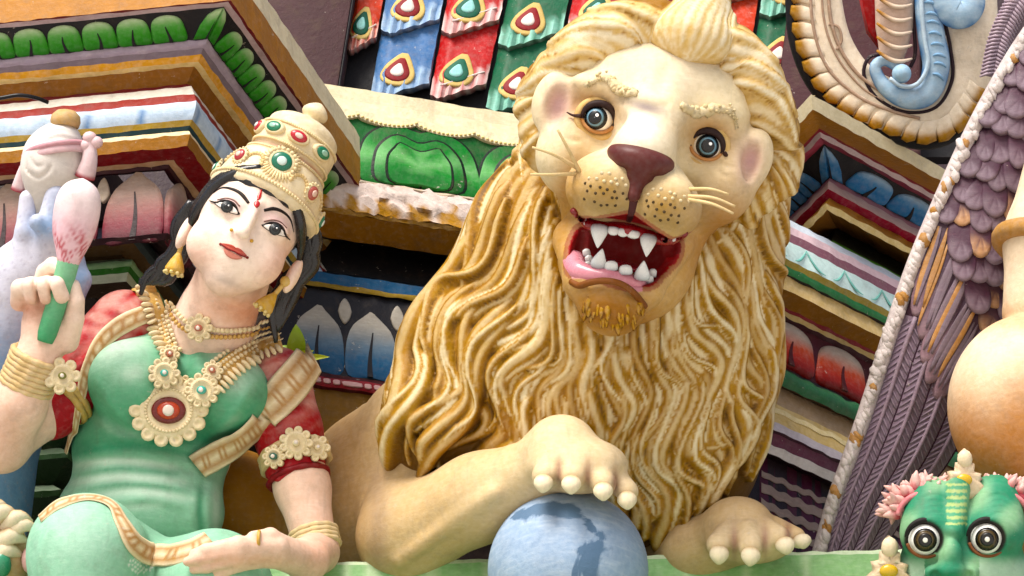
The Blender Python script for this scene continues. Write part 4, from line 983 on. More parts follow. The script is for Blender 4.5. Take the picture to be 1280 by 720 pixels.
    for q in range(84):
        ln = r.uniform(.4, .75); flow(12.4 * ((q * .61803 + .31) % 1.0) - .2, r.uniform(0, 1.02 - ln), ln, r.uniform(8, 13), r.uniform(13, 17), r.uniform(3, 7), r.random(), 1.2)
    for q in range(60):
        ln = r.uniform(.3, .55); flow(12.4 * ((q * .61803 + .67) % 1.0) - .2, r.uniform(0, 1.03 - ln), ln, r.uniform(5, 7.5), r.uniform(10, 13), r.uniform(8, 13), r.random(), 1.4)
    # swirling locks on the roll round the face
    for layer in (0, 1, 2):
        for a in np.linspace(-124, 124, (24, 20, 14)[layer]):
            a = a + r.normal(0, 2); sg = (1 if a > 4 else -1); pts = []
            for rad, f_, da in ((.76, 56, -6), (.90, 60, 2), (1.03, 54, 12), (1.14, 30, 25), (1.22, 0, 38)):
                b = math.radians(a + sg * da * (1.0 if abs(a) < 60 else .7)); ear = math.exp(-((abs(a) - 88) / 20) ** 2); rr = rad * (1 + .15 * ear); pts.append(pix(hp(132 * rr * math.sin(b), 16 + 124 * rr * math.cos(b), f_)))
            P, _ = drape(cr(pts, 90), F, 0, w0=190, it=3); s = np.linspace(0, 1, 90); pr = np.interp(s, [0, .15, .6, 1], [.5, .95, 1, .4])
            Rr = (17, 13, 6.5)[layer] * r.uniform(.85, 1.15); stamp(P, Rr * pr, (11, 10, 7)[layer] * pr, (0, 3, 9)[layer], r.random())
    for off in np.linspace(-1, 1, 11):                                   # top knot
        pts = [pix(hp(10 + off * 10, 104, 84)), pix(hp(10 + off * 40, 124, 84)), pix(hp(14 + off * 34, 150, 76)), pix(hp(26 + off * 8, 180, 40)), pix(hp(40, 196, 24))]; P, _ = drape(cr(pts, 50), F, 0, w0=200, it=3); pr = np.interp(np.linspace(0, 1, 50), [0, .3, .7, 1], [.4, 1, .8, .4]); stamp(P, 9 * pr, 11 * pr, 4 + 5 * (1 - abs(off)), r.random())
    def sm(A, v):
        x = np.clip((v[:, 0] - gx0) / st, 0, nx - 1.01); y = np.clip((v[:, 1] - gy0) / st, 0, ny - 1.01); i, j = x.astype(int), y.astype(int); u, w = x - i, y - j
        return A[i, j] * (1 - u) * (1 - w) + A[i + 1, j] * u * (1 - w) + A[i, j + 1] * (1 - u) * w + A[i + 1, j + 1] * u * w
    v, f = F.surf(); n = F.grad(v, 5.0); h = sm(H, v); kc = sm(Kc, v); tn = sm(Tn, v); py = pix(v)[:, 1]; px_ = pix(v)[:, 0]
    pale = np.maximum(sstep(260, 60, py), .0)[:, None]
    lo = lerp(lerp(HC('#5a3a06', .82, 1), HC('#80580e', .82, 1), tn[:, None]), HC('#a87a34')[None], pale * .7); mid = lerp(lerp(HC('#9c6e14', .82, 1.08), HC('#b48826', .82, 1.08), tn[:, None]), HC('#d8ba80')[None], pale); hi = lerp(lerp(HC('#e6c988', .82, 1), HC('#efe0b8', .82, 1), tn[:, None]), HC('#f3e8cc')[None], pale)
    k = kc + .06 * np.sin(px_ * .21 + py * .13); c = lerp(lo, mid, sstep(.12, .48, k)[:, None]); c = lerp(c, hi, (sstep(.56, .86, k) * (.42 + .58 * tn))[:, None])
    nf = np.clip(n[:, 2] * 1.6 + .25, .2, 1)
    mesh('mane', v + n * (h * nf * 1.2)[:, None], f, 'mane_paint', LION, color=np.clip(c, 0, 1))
    return F
MANEF = lion_mane()

def lion_body():
    F = Field((-420, -400, -230), (380, -70, 330), 3.2)
    e = lambda px, py, w, r, k, R=None: F.add(p_ell(C(px, py, w), r, R), k)
    e(452, 648, -80, (84, 132, 104), 0); e(400, 670, -110, (110, 100, 86), 40); e(300, 640, -90, (62, 80, 56), 30)
    e(560, 560, -40, (120, 110, 110), 40)                                     # chest under the mane
    # left foreleg: shoulder, elbow, forearm lying along the ledge, wrist, paw over the ball
    F.chain([C(506, 610, 0), C(502, 672, 62)], [50, 55], 30); F.chain([C(515, 664, 74), C(600, 622, 122), C(672, 588, 166)], [58, 50, 40], 26)
    F.add(p_cone(C(500, 700, 122), C(618, 616, 186), 7, 8), 12); e(626, 607, 178, (11, 13, 12), 5)
    e(702, 562, 184, (44, 42, 48), 18); e(724, 582, 208, (58, 34, 44), 14)
    toesL = [(681, 597, 238), (716, 598, 250), (754, 606, 246), (784, 616, 226)]
    for i, (x, y, w) in enumerate(toesL): F.add(p_cone(C(lerp(715, x, .55), lerp(565, y, .35), w - 26), C(x, y - 2, w), 17, 15.5 - (i == 3) * 2), 5)
    # right foreleg
    F.chain([C(820, 712, 20), C(868, 690, 90), C(915, 668, 130)], [44, 38, 37], 20); e(924, 660, 134, (43, 38, 44), 14); e(938, 678, 160, (52, 26, 42), 12)
    toesR = [(898, 683, 196), (938, 686, 206), (974, 675, 190), (996, 672, 160)]
    for i, (x, y, w) in enumerate(toesR): F.add(p_cone(C(lerp(930, x, .55), lerp(655, y, .35), w - 26), C(x, y - 2, w), 16, 14.5 - (i == 3) * 4), 4)
    def color(v, F_):
        p = pix(v); x, y = p[:, 0], p[:, 1]; n = F_.grad(v); c = np.tile(HC('#d0b48a'), (len(v), 1))
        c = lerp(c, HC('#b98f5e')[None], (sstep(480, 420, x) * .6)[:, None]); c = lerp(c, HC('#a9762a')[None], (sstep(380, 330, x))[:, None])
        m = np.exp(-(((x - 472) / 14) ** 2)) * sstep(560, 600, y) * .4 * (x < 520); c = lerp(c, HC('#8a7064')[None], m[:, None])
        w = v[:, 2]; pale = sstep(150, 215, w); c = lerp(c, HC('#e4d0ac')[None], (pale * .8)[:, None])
        # purple-brown creases between toes
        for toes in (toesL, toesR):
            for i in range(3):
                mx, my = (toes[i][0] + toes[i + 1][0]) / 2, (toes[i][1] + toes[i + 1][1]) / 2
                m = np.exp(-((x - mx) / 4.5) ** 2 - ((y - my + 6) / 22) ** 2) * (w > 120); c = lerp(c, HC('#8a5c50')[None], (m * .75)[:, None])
        return np.clip(c, 0, 1)
    F.build('body', 'paint_smooth', LION, color=color)
    claws = [((680, 600, 252), (678, 622)), ((714, 601, 264), (714, 624)), ((753, 610, 260), (755, 632)), ((783, 621, 240), (785, 643)), ((899, 688, 210), (898, 712)), ((939, 690, 220), (936, 714)), ((979, 678, 204), (985, 699)), ((1000, 676, 172), (1006, 690))]
    for (x, y, w), (tx, ty) in claws:
        A = C(x, y - 2, w - 4); B = C(lerp(x, tx, .8), lerp(y, ty, .80), w + 5); ts = np.linspace(0, 1, 11); P = A + (B - A) * ts[:, None] + HZ * (6 * np.sin(ts * 2.6))[:, None]
        v, f, c_, tt = tube(P, 11 * np.array([.5, .8, .97, 1.05, 1.08, 1.06, 1, .9, .75, .52, .18]), 14, up=(0, .3, 1), flat=.8)
        mesh('claw', v, f, 'paint_smooth', LION, color=lerp(HC('#c4a26c'), HC('#efe2c4'), sstep(.0, .5, tt)[:, None]))
    return F
BODYF = lion_body()

def ball():
    m = paint('ball_paint', tuple(HC('#9aaec6')), rough=.55, var=.16, dirt=.1, bump=.35, pits=.2); t = m.node_tree; N = t.nodes; L = t.links; b = N['Principled BSDF']
    old = b.inputs['Base Color'].links[0].from_socket
    tc = N.new('ShaderNodeTexCoord'); n = N.new('ShaderNodeTexNoise'); n.inputs['Scale'].default_value = 9; n.inputs['Detail'].default_value = 6; n.inputs['Distortion'].default_value = .6; L.new(tc.outputs['Object'], n.inputs['Vector'])
    r = N.new('ShaderNodeMapRange'); r.inputs[1].default_value = .585; r.inputs[2].default_value = .615; L.new(n.outputs[0], r.inputs[0])
    mp = N.new('ShaderNodeMapping'); mp.inputs['Rotation'].default_value = (0, .5, .4); mp.inputs['Scale'].default_value = (25, 25, 130); L.new(tc.outputs['Object'], mp.inputs[0])
    n2 = N.new('ShaderNodeTexNoise'); n2.inputs['Scale'].default_value = 1; n2.inputs['Detail'].default_value = 3; L.new(mp.outputs[0], n2.inputs['Vector'])
    r2 = N.new('ShaderNodeMapRange'); r2.inputs[1].default_value = .48; r2.inputs[2].default_value = .72; r2.inputs[4].default_value = .28; L.new(n2.outputs[0], r2.inputs[0])
    x1 = N.new('ShaderNodeMix'); x1.data_type = 'RGBA'; L.new(r2.outputs[0], x1.inputs[0]); L.new(old, x1.inputs[6]); x1.inputs[7].default_value = (*HC('#cfdae4'), 1)
    x2 = N.new('ShaderNodeMix'); x2.data_type = 'RGBA'; L.new(r.outputs[0], x2.inputs[0]); L.new(x1.outputs[2], x2.inputs[6]); x2.inputs[7].default_value = (*HC('#5c7590'), 1); L.new(x2.outputs[2], b.inputs['Base Color'])
    v, f = ellipsoid(C(710, 713, 178), (96, 96, 96), None, 64, 48); o = mesh('ball', v, f, m); tag(o, 'weathered blue grey painted ball held under the lion paw', 'ball')
ball()
# ------------------------------------------------------------------ the seated woman
WOMAN = thing('woman_statue', 'seated woman statue in green sari with gold crown, holding up a lotus bud', 'statue', C(200, 700, 40))
SKIN = HC('#f4e0d0', .92); GREEN = HC('#6fb08e'); GOLDC = HC('#ead8b0'); GOLDD = HC('#a97e3e'); REDC = HC('#a01522')
er2 = nrm(np.array((.906, -.42, 0))); eu2 = np.array((.42, .906, 0)); 
EU = nrm(eu2 * math.cos(math.radians(20)) - np.array((0, 0, 1)) * math.sin(math.radians(20))); ER = er2; EF = np.cross(ER, EU); EROT = np.stack([ER, EU, EF])
WH = C(316, 268, 92)                                   # head centre (eye level)
def wp(r, u, f): return WH + ER * r + EU * u + EF * f
def wx(px, py, f): return C(px, py, WH[2] + f)

def ribbon(p2, width, fields, name, colr, parent, off=1.0, flat=.22, mat='paint', n=40, w0=80, colf=None, hull=False):
    P, nn = drape(cr(p2, n), fields, off, w0=w0)
    raw = P[:, 2].copy(); sm = raw.copy()
    for _ in range(14): sm[1:-1] = np.maximum(.25 * sm[:-2] + .5 * sm[1:-1] + .25 * sm[2:], raw[1:-1] - 1.5)
    if hull:
        h = [0]
        for i in range(1, n):
            while len(h) > 1 and (raw[h[-1]] - raw[h[-2]]) * (i - h[-2]) <= (raw[i] - raw[h[-2]]) * (h[-1] - h[-2]): h.pop()
            h.append(i)
        sm = np.interp(np.arange(n), h, raw[h])
    P = C(pix(P)[:, 0], pix(P)[:, 1], sm)
    for _ in range(4): nn[1:-1] = nrm(nn[:-2] + nn[1:-1] * 2 + nn[2:])
    nn = nrm(nn + np.array((0, 0, .6)))
    wd = np.interp(np.linspace(0, 1, n), np.linspace(0, 1, len(np.atleast_1d(width))), np.atleast_1d(width)) / 2
    v, f, c_, tt = tube(P, wd, 12, up=nn, flat=flat); cc = np.tile(np.asarray(colr, float), (len(v), 1))
    if colf is not None: cc = colf(np.tile(np.sin(np.linspace(0, 2 * np.pi, 12, endpoint=False)), n), tt, cc)
    return mesh(name, v, f, mat, parent, color=cc)
def beads(p2, sp, r, fields, off=0.5, shape=(1, 1, 1), c=None, w0=80, alt=None):
    """verts for beads along a draped line"""
    q = np.asarray(p2, float); L = np.linalg.norm(np.diff(cr(q, 60), axis=0), axis=1).sum(); n = max(2, int(L / sp)); P, nn = drape(cr(q, n), fields, off, w0=w0); T = nrm(np.gradient(P, axis=0)); out = []
    for i in range(n):
        B = nrm(np.cross(nn[i], T[i])); R = np.stack([T[i], B, nn[i]]); s = r * rng.uniform(.92, 1.08)
        v, f = ellipsoid(P[i], np.array(shape) * s, R, 8, 6); out.append((v, f))
    return out
def gold_vc(v, c_hi=GOLDC, c_lo=GOLDD): return c_hi

def woman():
    # ---------- body: one skin surface with head, neck, arms, hands
    F = Field((-660, -390, -110), (-200, 235, 285), 2.4)
    e = lambda c, r, k, R=None: F.add(p_ell(c, r, R), k)
    e(wp(0, 22, -22), (62, 74, 70), 0, EROT); e(wp(1, -20, 2), (58, 60, 48), 24, EROT); e(wp(4, -64, 6), (48, 40, 40), 26, EROT)      # skull, cheeks, jaw
    e(wx(279, 353, 42), (21, 16, 20), 14, EROT)                                       # chin and fullness under it
    e(wx(257, 304, 36), (22, 24, 20), 18, EROT); e(wx(331, 330, 34), (19, 22, 19), 18, EROT)                                         # cheeks
    e(wx(285, 262, 42), (20, 12, 13), 8, EROT); e(wx(342, 288, 40), (19, 12, 13), 8, EROT)                                          # eye mounds
    F.add(p_cone(wx(322, 256, 50), wx(306, 287, 72), 6, 7), 8); e(wx(303, 291, 74), (8.5, 7.5, 9), 5, EROT); e(wx(293, 291, 58), (7, 6, 8), 5, EROT); e(wx(311, 299, 56), (7, 6, 8), 5, EROT)
    e(wx(294, 311, 58), (15, 4.5, 8), 4, EROT); e(wx(290, 318, 58), (13, 5, 8), 4, EROT)                                            # lips
    for px, py, fz in ((297, 297.5, 74), (306, 302, 72)): F.cut(p_ell(wx(px, py, fz), (2.4, 1.6, 6), EROT), 2)
    for px, py, s in ((232, 290, -1), (366, 345, 1)):                                                                              # ears
        e(wx(px, py, -4), (8, 24, 14), 5, EROT)
    F.chain([wx(290, 350, -30), C(268, 400, 30), C(258, 436, -4)], [46, 45, 50], 20)                                               # neck
    SH = nrm(np.array((215., -85, 0))); SROT = frame(SH, np.array((.37, .93, 0)))
    e(C(240, 470, -5), (118, 64, 62), 34, SROT); e(C(195, 560, 0), (96, 84, 60), 30)                                                # chest, waist
    # arms
    F.chain([C(150, 412, 12), C(60, 505, 40), C(2, 552, 84)], [42, 37, 34], 16); F.chain([C(2, 556, 92), C(24, 505, 112), C(46, 452, 122)], [35, 33, 25], 12)
    F.chain([C(348, 478, 6), C(362, 545, 24), C(378, 610, 52), C(396, 690, 96)], [40, 36, 33, 25], 14)
    # raised hand closed round a stem
    e(C(62, 405, 122), (34, 34, 20), 12); F.add(p_cone(C(48, 445, 122), C(58, 415, 122), 27, 26), 10)
    for pts, r in (([(24, 378, 122), (25, 360, 138), (38, 357, 152), (40, 372, 150)], (11, 11, 10.5, 9)), ([(42, 372, 128), (44, 357, 146), (54, 357, 158), (58, 371, 154)], (11, 10.5, 10.5, 9.5)), ([(60, 370, 132), (61, 355, 150), (70, 356, 162), (77, 370, 157)], (11, 10.5, 10.5, 9.5)),
                   ([(50, 362, 118), (56, 340, 122), (66, 332, 136), (79, 337, 144)], (11, 10.5, 10.5, 8.5)), ([(82, 425, 122), (92, 398, 136), (95, 376, 142), (92, 357, 142)], (17, 13, 10.5, 8))):
        F.chain([C(*p) for p in pts], r, 1.5, 5)
    for pts in ([(45, 346), (47, 378)], [(63, 345), (66, 378)]): F.emboss(pts, -5, 2.4, 150)
    # hand lying across the knee
    F.chain([C(396, 690, 100), C(384, 700, 170), C(345, 690, 226)], [26, 24, 19], 12)
    for dy, x1, w, r in ((0, 242, 262, 9), (10, 234, 262, 9), (20, 242, 258, 9), (29, 258, 250, 8)):
        F.chain([C(345, 681 + dy * .5, w - 26), C(298, 680 + dy * .9, w), C(x1 + 16, 688 + dy, w), C(x1, 692 + dy, w - 6)], [11, r + .5, r - 1, r - 3.5], 3, 8)
    F.chain([C(362, 684, 210), C(338, 670, 236), C(316, 671, 250)], [11, 9.5, 7], 4)
    def color(v, F_):
        p = pix(v); x, y = p[:, 0], p[:, 1]; c = np.tile(SKIN, (len(v), 1))
        def blob(cx, cy, rx, ry, colr, a, rotd=25):
            t = math.radians(rotd); dx, dy = x - cx, y - cy; a1 = dx * math.cos(t) + dy * math.sin(t); b1 = -dx * math.sin(t) + dy * math.cos(t)
            c[:] = lerp(c, colr, np.clip(a * np.exp(-((a1 / rx) ** 2 + (b1 / ry) ** 2)), 0, 1)[:, None])
        face = (y < 372) & (v[:, 2] > 70)
        pink = HC('#e0a08a')
        blob(246, 320, 22, 40, pink, .5, 10); blob(352, 330, 22, 44, pink, .5, 40); blob(300, 390, 60, 26, HC('#d88a66'), .7, 15); blob(330, 395, 30, 26, HC('#c87a58'), .5)
        blob(287, 250, 26, 9, HC('#c9a0a6'), .65); blob(347, 275, 24, 9, HC('#c9a0a6'), .65)
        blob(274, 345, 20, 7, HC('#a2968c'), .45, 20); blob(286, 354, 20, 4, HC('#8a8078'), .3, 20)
        arm = sstep(395, 470, y); c[:] = lerp(c, HC('#e9c4ae'), (arm * .85)[:, None]); blob(50, 400, 46, 46, HC('#e6bca6'), .8, 0); blob(40, 385, 40, 14, HC('#d39478'), .6, 0); blob(10, 545, 30, 40, HC('#d6a48c'), .4, 0); blob(400, 690, 20, 30, HC('#e0a890'), .5, 0); blob(300, 700, 80, 10, HC('#dfa68c'), .5, 0)
        return np.clip(c, 0, 1)
    F.build('body', 'paint_smooth', WOMAN, color=color)
    # ---------- face paint and small forms
    def decal(pts, h, colr, name, par, n=30, off=.3, mat='paint_gloss', closed=True, levels=((1, 0), (1, .5), (.9, .9), (.6, 1.0))):
        o = crc(pts, n); P, nn = drape(o, F, off, w0=150); m = nrm(nn.mean(0)); v, f, _ = dome(P, m, h, levels=levels, back=2.0); return mesh(name, v, f, mat, par, color=colr)
    def loc(cx, cy, pts, k=1.0): k = k * (.9 if (cx, cy) in ((285, 260), (343, 287)) else 1); return [(cx + k * (a * .906 - b * .42), cy + k * (a * .42 + b * .906)) for a, b in pts]     # a right, b down in the face
    for k, (cx, cy) in enumerate(((285, 260), (343, 287))):
        s = -1 if k == 0 else 1
        alm = [(-17 * 1, 1.5), (-10, -3.4), (0, -5.4), (9, -3.8), (17, 1.0), (9, 4.0), (0, 4.8), (-9, 4.0)]
        if k == 0: alm = [(-19, 1.0)] + alm[1:]
        else: alm = alm[:4] + [(19, 1.0)] + alm[5:]
        decal(loc(cx, cy, alm, 1.14), 1.4, HC('#231512'), 'eyeliner', WOMAN)
        eye = decal(loc(cx, cy, alm), 2.6, HC('#ece4dc', .95), 'eye', WOMAN)
        ce = loc(cx, cy, [(-1.5 if k == 0 else 0.5, -.4)])[0]
        P, nn = drape(np.array([ce, ce]), F, 2.6, w0=150); nn = nrm(EF * .7 + nn[0] * .3)
        for r_, h, cl, nm in ((7.4, .5, HC('#101214'), 'iris'), (5.8, 1.0, HC('#262c2c'), 'iris'), (3.8, 1.5, HC('#0a0a0c'), 'pupil')):
            v, f = lathe([(r_, -1), (r_, h), (r_ * .8, h + .5), (r_ * .3, h + .7)], P[0], nn, 24, ex=ER); mesh(nm, v, f, 'paint_gloss', eye, color=cl)
        v, f = ellipsoid(P[0] + nn * 2.4 + ER * 1.4 + EU * 1.6, (1.1, 1.1, .6), None, 8, 6); mesh('glint', v, f, 'paint_gloss', eye, color=HC('#ffffff'))
        # upper lid line and wing
        ln = loc(cx, cy, [(-17, 2), (-10, -5.5), (0, -8.2), (9, -6), (17, 1), (24, 4)] if k else [(-26, 2), (-17, 0), (-10, -5.5), (0, -8.2), (9, -6), (17, 2)])
        P, nn = drape(cr(ln, 24), F, 1.5, w0=150); v, f, _, _ = tube(P, np.interp(np.linspace(0, 1, 24), [0, .4, .7, 1], [.7, 1.7, 1.7, .8]), 7); mesh('lash_line', v, f, 'paint_smooth', WOMAN, color=HC('#1a100e'))
        ln = loc(cx, cy, [(-18, -4), (-8, -11), (3, -13), (14, -9)]); P, nn = drape(cr(ln, 20), F, .2, w0=150); v, f, _, _ = tube(P, 1.0, 6, up=nn); mesh('eyelid_crease', v, f, 'paint_smooth', WOMAN, color=HC('#8a6a62'))
    for pts in ([(266, 242), (277, 235), (289, 236), (301, 242), (311, 254)], [(330, 263), (343, 261), (355, 266), (363, 275), (367, 290)]):
        P, nn = drape(cr(pts, 24), F, .4, w0=150); wd = np.interp(np.linspace(0, 1, 24), [0, .3, .8, 1], [.6, 1.4, 2.3, 1.7]); wd = wd if pts[0][0] < 300 else wd[::-1]; v, f, _, _ = tube(P, wd, 8, up=nn, flat=.4); mesh('eyebrow', v, f, 'paint_smooth', WOMAN, color=HC('#1c1210'))
    decal([(317, 255), (321, 251), (325, 255), (321, 260)], 1.6, HC('#b01818'), 'bindi', WOMAN, 16); decal([(321, 250), (322, 244), (327, 236), (327, 243), (325, 249)], 1.0, HC('#c02a1e'), 'bindi', WOMAN, 16)
    decal(loc(293, 312, [(-18, 0), (-8, -3.5), (-2, -3.8), (0, -2.6), (3, -3.8), (9, -3.2), (18, 1), (8, 2), (0, 2), (-8, 2)]), 1.4, HC('#bc5a4c'), 'upper_lip', WOMAN, 34, mat='paint_smooth')
    decal(loc(291, 317.5, [(-13, -2), (0, -1.5), (13, -1), (8, 4), (0, 6), (-8, 4)]), 1.8, HC('#d08878'), 'lower_lip', WOMAN, 30, mat='paint_smooth')
    P, nn = drape(cr(loc(292, 314.5, [(-18, -1.5), (-8, 0), (0, -.5), (8, .3), (18, 0)]), 16), F, 1.7, w0=150); v, f, _, _ = tube(P, [.6] + [1.0] * 14 + [.6], 6); mesh('lip_line', v, f, 'paint_smooth', WOMAN, color=HC('#7a1a1a'))
    for q in loc(292, 314, [(-18.5, -1), (19, 0)]): 
        P, nn = drape(np.array([q, q]), F, .5, w0=150); v, f = ellipsoid(P[0], (1.8, 1.8, 1.2), None, 8, 6); mesh('lip_corner', v, f, 'paint_smooth', WOMAN, color=HC('#7a2018'))
    for q in ((290, 288), (314, 301)):
        P, nn = drape(np.array([q, q]), F, 2, w0=150); v, f = ellipsoid(P[0], (2.3, 2.3, 2.3), None, 10, 8); mesh('nose_stud', v, f, 'paint_gloss', WOMAN, color=HC('#d2a13c'))
    # ---------- hair
    Hf = Field((-475, -70, -60), (-240, 175, 175), 2.4)
    Hf.add(p_ell(wp(0, 30, -32), (70, 72, 74), EROT), 0)
    Hf.keep(lambda X, Y, Z: (X - WH[0]) * EF[0] + (Y - WH[1]) * EF[1] + (Z - WH[2]) * EF[2] - 26 + 0 * X)
    mbh = MB(); r = np.random.default_rng(3)
    hl = HC('#121214'); hh = HC('#2e2e33')
    def lock(pts, R, n=22):
        P = cr([C(*p) for p in pts], n); s = np.linspace(0, 1, n); v, f, c_, tt = tube(P, R * np.interp(s, [0, .2, .7, 1], [.6, 1, .9, .3]), 10); mbh.add(v, f, lerp(hl, hh, sstep(.4, 1, np.sin(c_ * 4 + tt * 20))[:, None] * .5))
    # hair framing the forehead, swept from the parting to both sides
    for q in range(4):
        d = q * 3.0
        lock([(327, 209 - d * .4, 125 - d), (300, 215 - d * .4, 120 - d), (272, 231 - d * .5, 114 - d), (254, 252 - d * .7, 108 - d), (240, 276 - d * .5, 96 - d), (236, 300, 76 - d)], 7)
        lock([(327, 209 - d * .4, 125 - d), (350, 226 - d * .4, 120 - d), (366, 249 - d * .5, 118 - d), (375, 276 - d * .5, 118 - d), (377, 305, 98 - d), (372, 335, 80 - d)], 7)
    for q in range(9):
        j = r.normal(0, 5, (6, 2)); o = r.uniform(-9, 9)
        lock([(246 + o, 252, 70), (232 + o + j[0, 0], 284, 62), (222 + o * .6 + j[1, 0], 312, 52), (214 + o + j[2, 0], 330, 46), (197 + o + j[3, 0], 344 + j[3, 1], 42), (176 + o * .4, 352 + j[4, 1], 40)], 8.5)
        lock([(384 + o * .6, 270, 58), (386 + o * .6 + j[0, 0], 300, 54), (382 + o * .7 + j[1, 0], 330, 50), (368 + o + j[2, 0], 352, 46), (352 + o + j[3, 0], 378, 46), (346 + o * .8, 412 + j[4, 1], 46)], 9)
    for q in range(3):
        a = np.radians(np.linspace(-115, 115, 50)); d_ = EF * np.cos(a)[:, None] + ER * np.sin(a)[:, None]
        P = wp(4, -2, -15) + d_ * (63 - 2 * q) + EU * (17 + 5 * q + 5 * np.cos(a))[:, None]; v, f, c_, tt = tube(P, 7 + 1.2 * np.sin(np.arange(50) * 1.3 + q), 9); mbh.add(v, f, lerp(hl, hh, sstep(.3, 1, np.sin(c_ * 5 + tt * 60))[:, None] * .6))
    Hf.build('hair_cap', 'paint_gloss', WOMAN, color=hl); tag(mbh.build('hair', 'paint_gloss', WOMAN), kind='stuff')
    # ---------- crown
    eu3 = nrm(np.array((.47, .88, 0))); CU = nrm(eu3 * math.cos(math.radians(17)) - np.array((0, 0, 1)) * math.sin(math.radians(17))); CR_ = nrm(np.cross(CU, np.cross(ER, CU))); CF = np.cross(CR_, CU)
    cr0 = wp(4, -2, -15)
    prof = [(66, 20), (74, 22), (77, 28), (77, 34), (74, 38), (73, 44), (70, 58), (63, 74), (55, 86), (50, 90), (50, 94), (53, 98), (54, 104), (54, 118), (52, 125), (50, 129), (48, 138), (36, 147), (20, 152), (12, 154), (12, 157), (17, 161), (18, 166), (14, 172), (6, 178), (1, 180)]
    prof = [(a * .94, b - 6) for a, b in prof]
    ARCH = lambda ca, h: 7 * np.maximum(ca, 0) ** 1.6 * np.clip((80 - h) / 60, 0, 1)
    pv = cr(np.array(prof), 60); v, f = lathe(pv, cr0, CU, 56, ex=CR_); h = (v - cr0) @ CU; ca_ = ((v - cr0) @ CF) / np.maximum(np.linalg.norm((v - cr0) - h[:, None] * CU, axis=1), 1e-6); v = v + CU * (ARCH(ca_, h))[:, None]
    cc = np.tile(HC('#ecdcba'), (len(v), 1)); 
    for a in (36, 84, 90, 122): cc = lerp(cc, HC('#b58a5c')[None], (np.exp(-((h - a + 6) / 2.2) ** 2) * .6)[:, None])
    cc = lerp(cc, HC('#c88a80')[None], (np.exp(-((h - 84) / 3.0) ** 2) * .55)[:, None])
    crown = mesh('crown', v, f, 'paint', WOMAN, color=cc)
    def cpt(ang, h, out=0.0):
        a = math.radians(ang); R = np.interp(h, pv[:, 1], pv[:, 0]) if True else 0
        R = np.interp(h, [p[1] for p in prof], [p[0] for p in prof]) + out; d = CF * math.cos(a) + CR_ * math.sin(a); return cr0 + d * R + CU * (h + float(ARCH(math.cos(a), h))), d
    def jewel(ang, h, rx, ry, gem, parent, setting=GOLDC, nb=14, mid=None):
        P, d = cpt(ang, h, 1.0); ex = nrm(np.cross(CU, d)); mb = MB()
        v, f = lathe([(rx * 1.35, -5), (rx * 1.35, 1.5), (rx * 1.15, 3.5), (rx * 1.0, 3.0)], P, d, 28, ex=ex, squash=ry / rx); mb.add(v, f, setting)
        for k in range(nb):
            a = 2 * math.pi * k / nb; v, f = ellipsoid(P + ex * math.cos(a) * rx * 1.4 + CU * math.sin(a) * ry * 1.4 + d * 1.5, (rx * .22,) * 3, None, 7, 5); mb.add(v, f, setting * .96)
        tag(mb.build('gem_setting', 'paint', parent), kind='stuff')
        v, f = lathe([(rx, 0), (rx, 3.5), (rx * .85, 5), (rx * .5, 6), (.2, 6.3)], P, d, 26, ex=ex, squash=ry / rx); g = mesh('gem', v, f, 'paint_gloss', parent, color=gem)
        v, f = lathe([(rx * .48, 4), (rx * .48, 6.6), (rx * .3, 7.2), (.2, 7.4)], P, d, 18, ex=ex, squash=ry / rx); mesh('gem_centre', v, f, 'paint_gloss', parent, color=HC('#e8ece6') if mid is None else mid)
    jewel(0, 62, 13, 12, HC('#1f6f56'), crown, nb=20, mid=HC('#cfe0da')); jewel(-46, 50, 8, 8, HC('#a8353a'), crown, mid=HC('#e8c8b8')); jewel(-86, 36, 7, 9, HC('#2f7a5e'), crown); jewel(46, 50, 8, 9, HC('#b05a50'), crown, mid=HC('#e8c8b8')); jewel(84, 36, 7, 9, HC('#2f7a5e'), crown)
    jewel(-36, 106, 11, 7, HC('#1f7a58'), crown, nb=0, mid=HC('#9fc9b6')); jewel(2, 106, 11, 7, HC('#b8303a'), crown, nb=0, mid=HC('#ecd2c4')); jewel(42, 106, 11, 7, HC('#1f7a58'), crown, nb=0, mid=HC('#9fc9b6')); jewel(-72, 106, 10, 7, HC('#b8303a'), crown, nb=0)
    mb = MB()
    for ang in np.arange(-110, 111, 3.3):
        for h, rr in ((27, 2.6), (80, 2.2), (92, 2.2), (118, 2.2)):
            P, d = cpt(ang, h, .6); v, f = ellipsoid(P, (rr, rr, rr), None, 6, 5); mb.add(v, f, HC('#ecd9ae'))
    for q in range(36):                       # sun rays round the central jewel and flanking fans
        for a0, h0, R0, R1, n_ in ((0, 62, 19, 30, 36),):
            a = 2 * math.pi * q / n_; P, d = cpt(math.degrees(math.cos(a) * 24 / 74) + a0, h0 + math.sin(a) * 24, .5); ex = nrm(np.cross(CU, d)); dr = ex * math.cos(a) + CU * math.sin(a)
            v, f, _, _ = tube(np.array([P - dr * 6, P, P + dr * 6]), [1.6, 2.0, 1.0], 6); mb.add(v, f, HC('#e9d5a8'))
    for ang in (-62, -28, 28, 62):
        for q in range(11):
            a = math.pi * q / 10; P, d = cpt(ang + math.cos(a) * 11, 46 + math.sin(a) * 15, .8); v, f = ellipsoid(P, (3, 3, 3), None, 6, 5); mb.add(v, f, HC('#e2c898'))
    tag(mb.build('beading', 'paint', crown), kind='stuff')
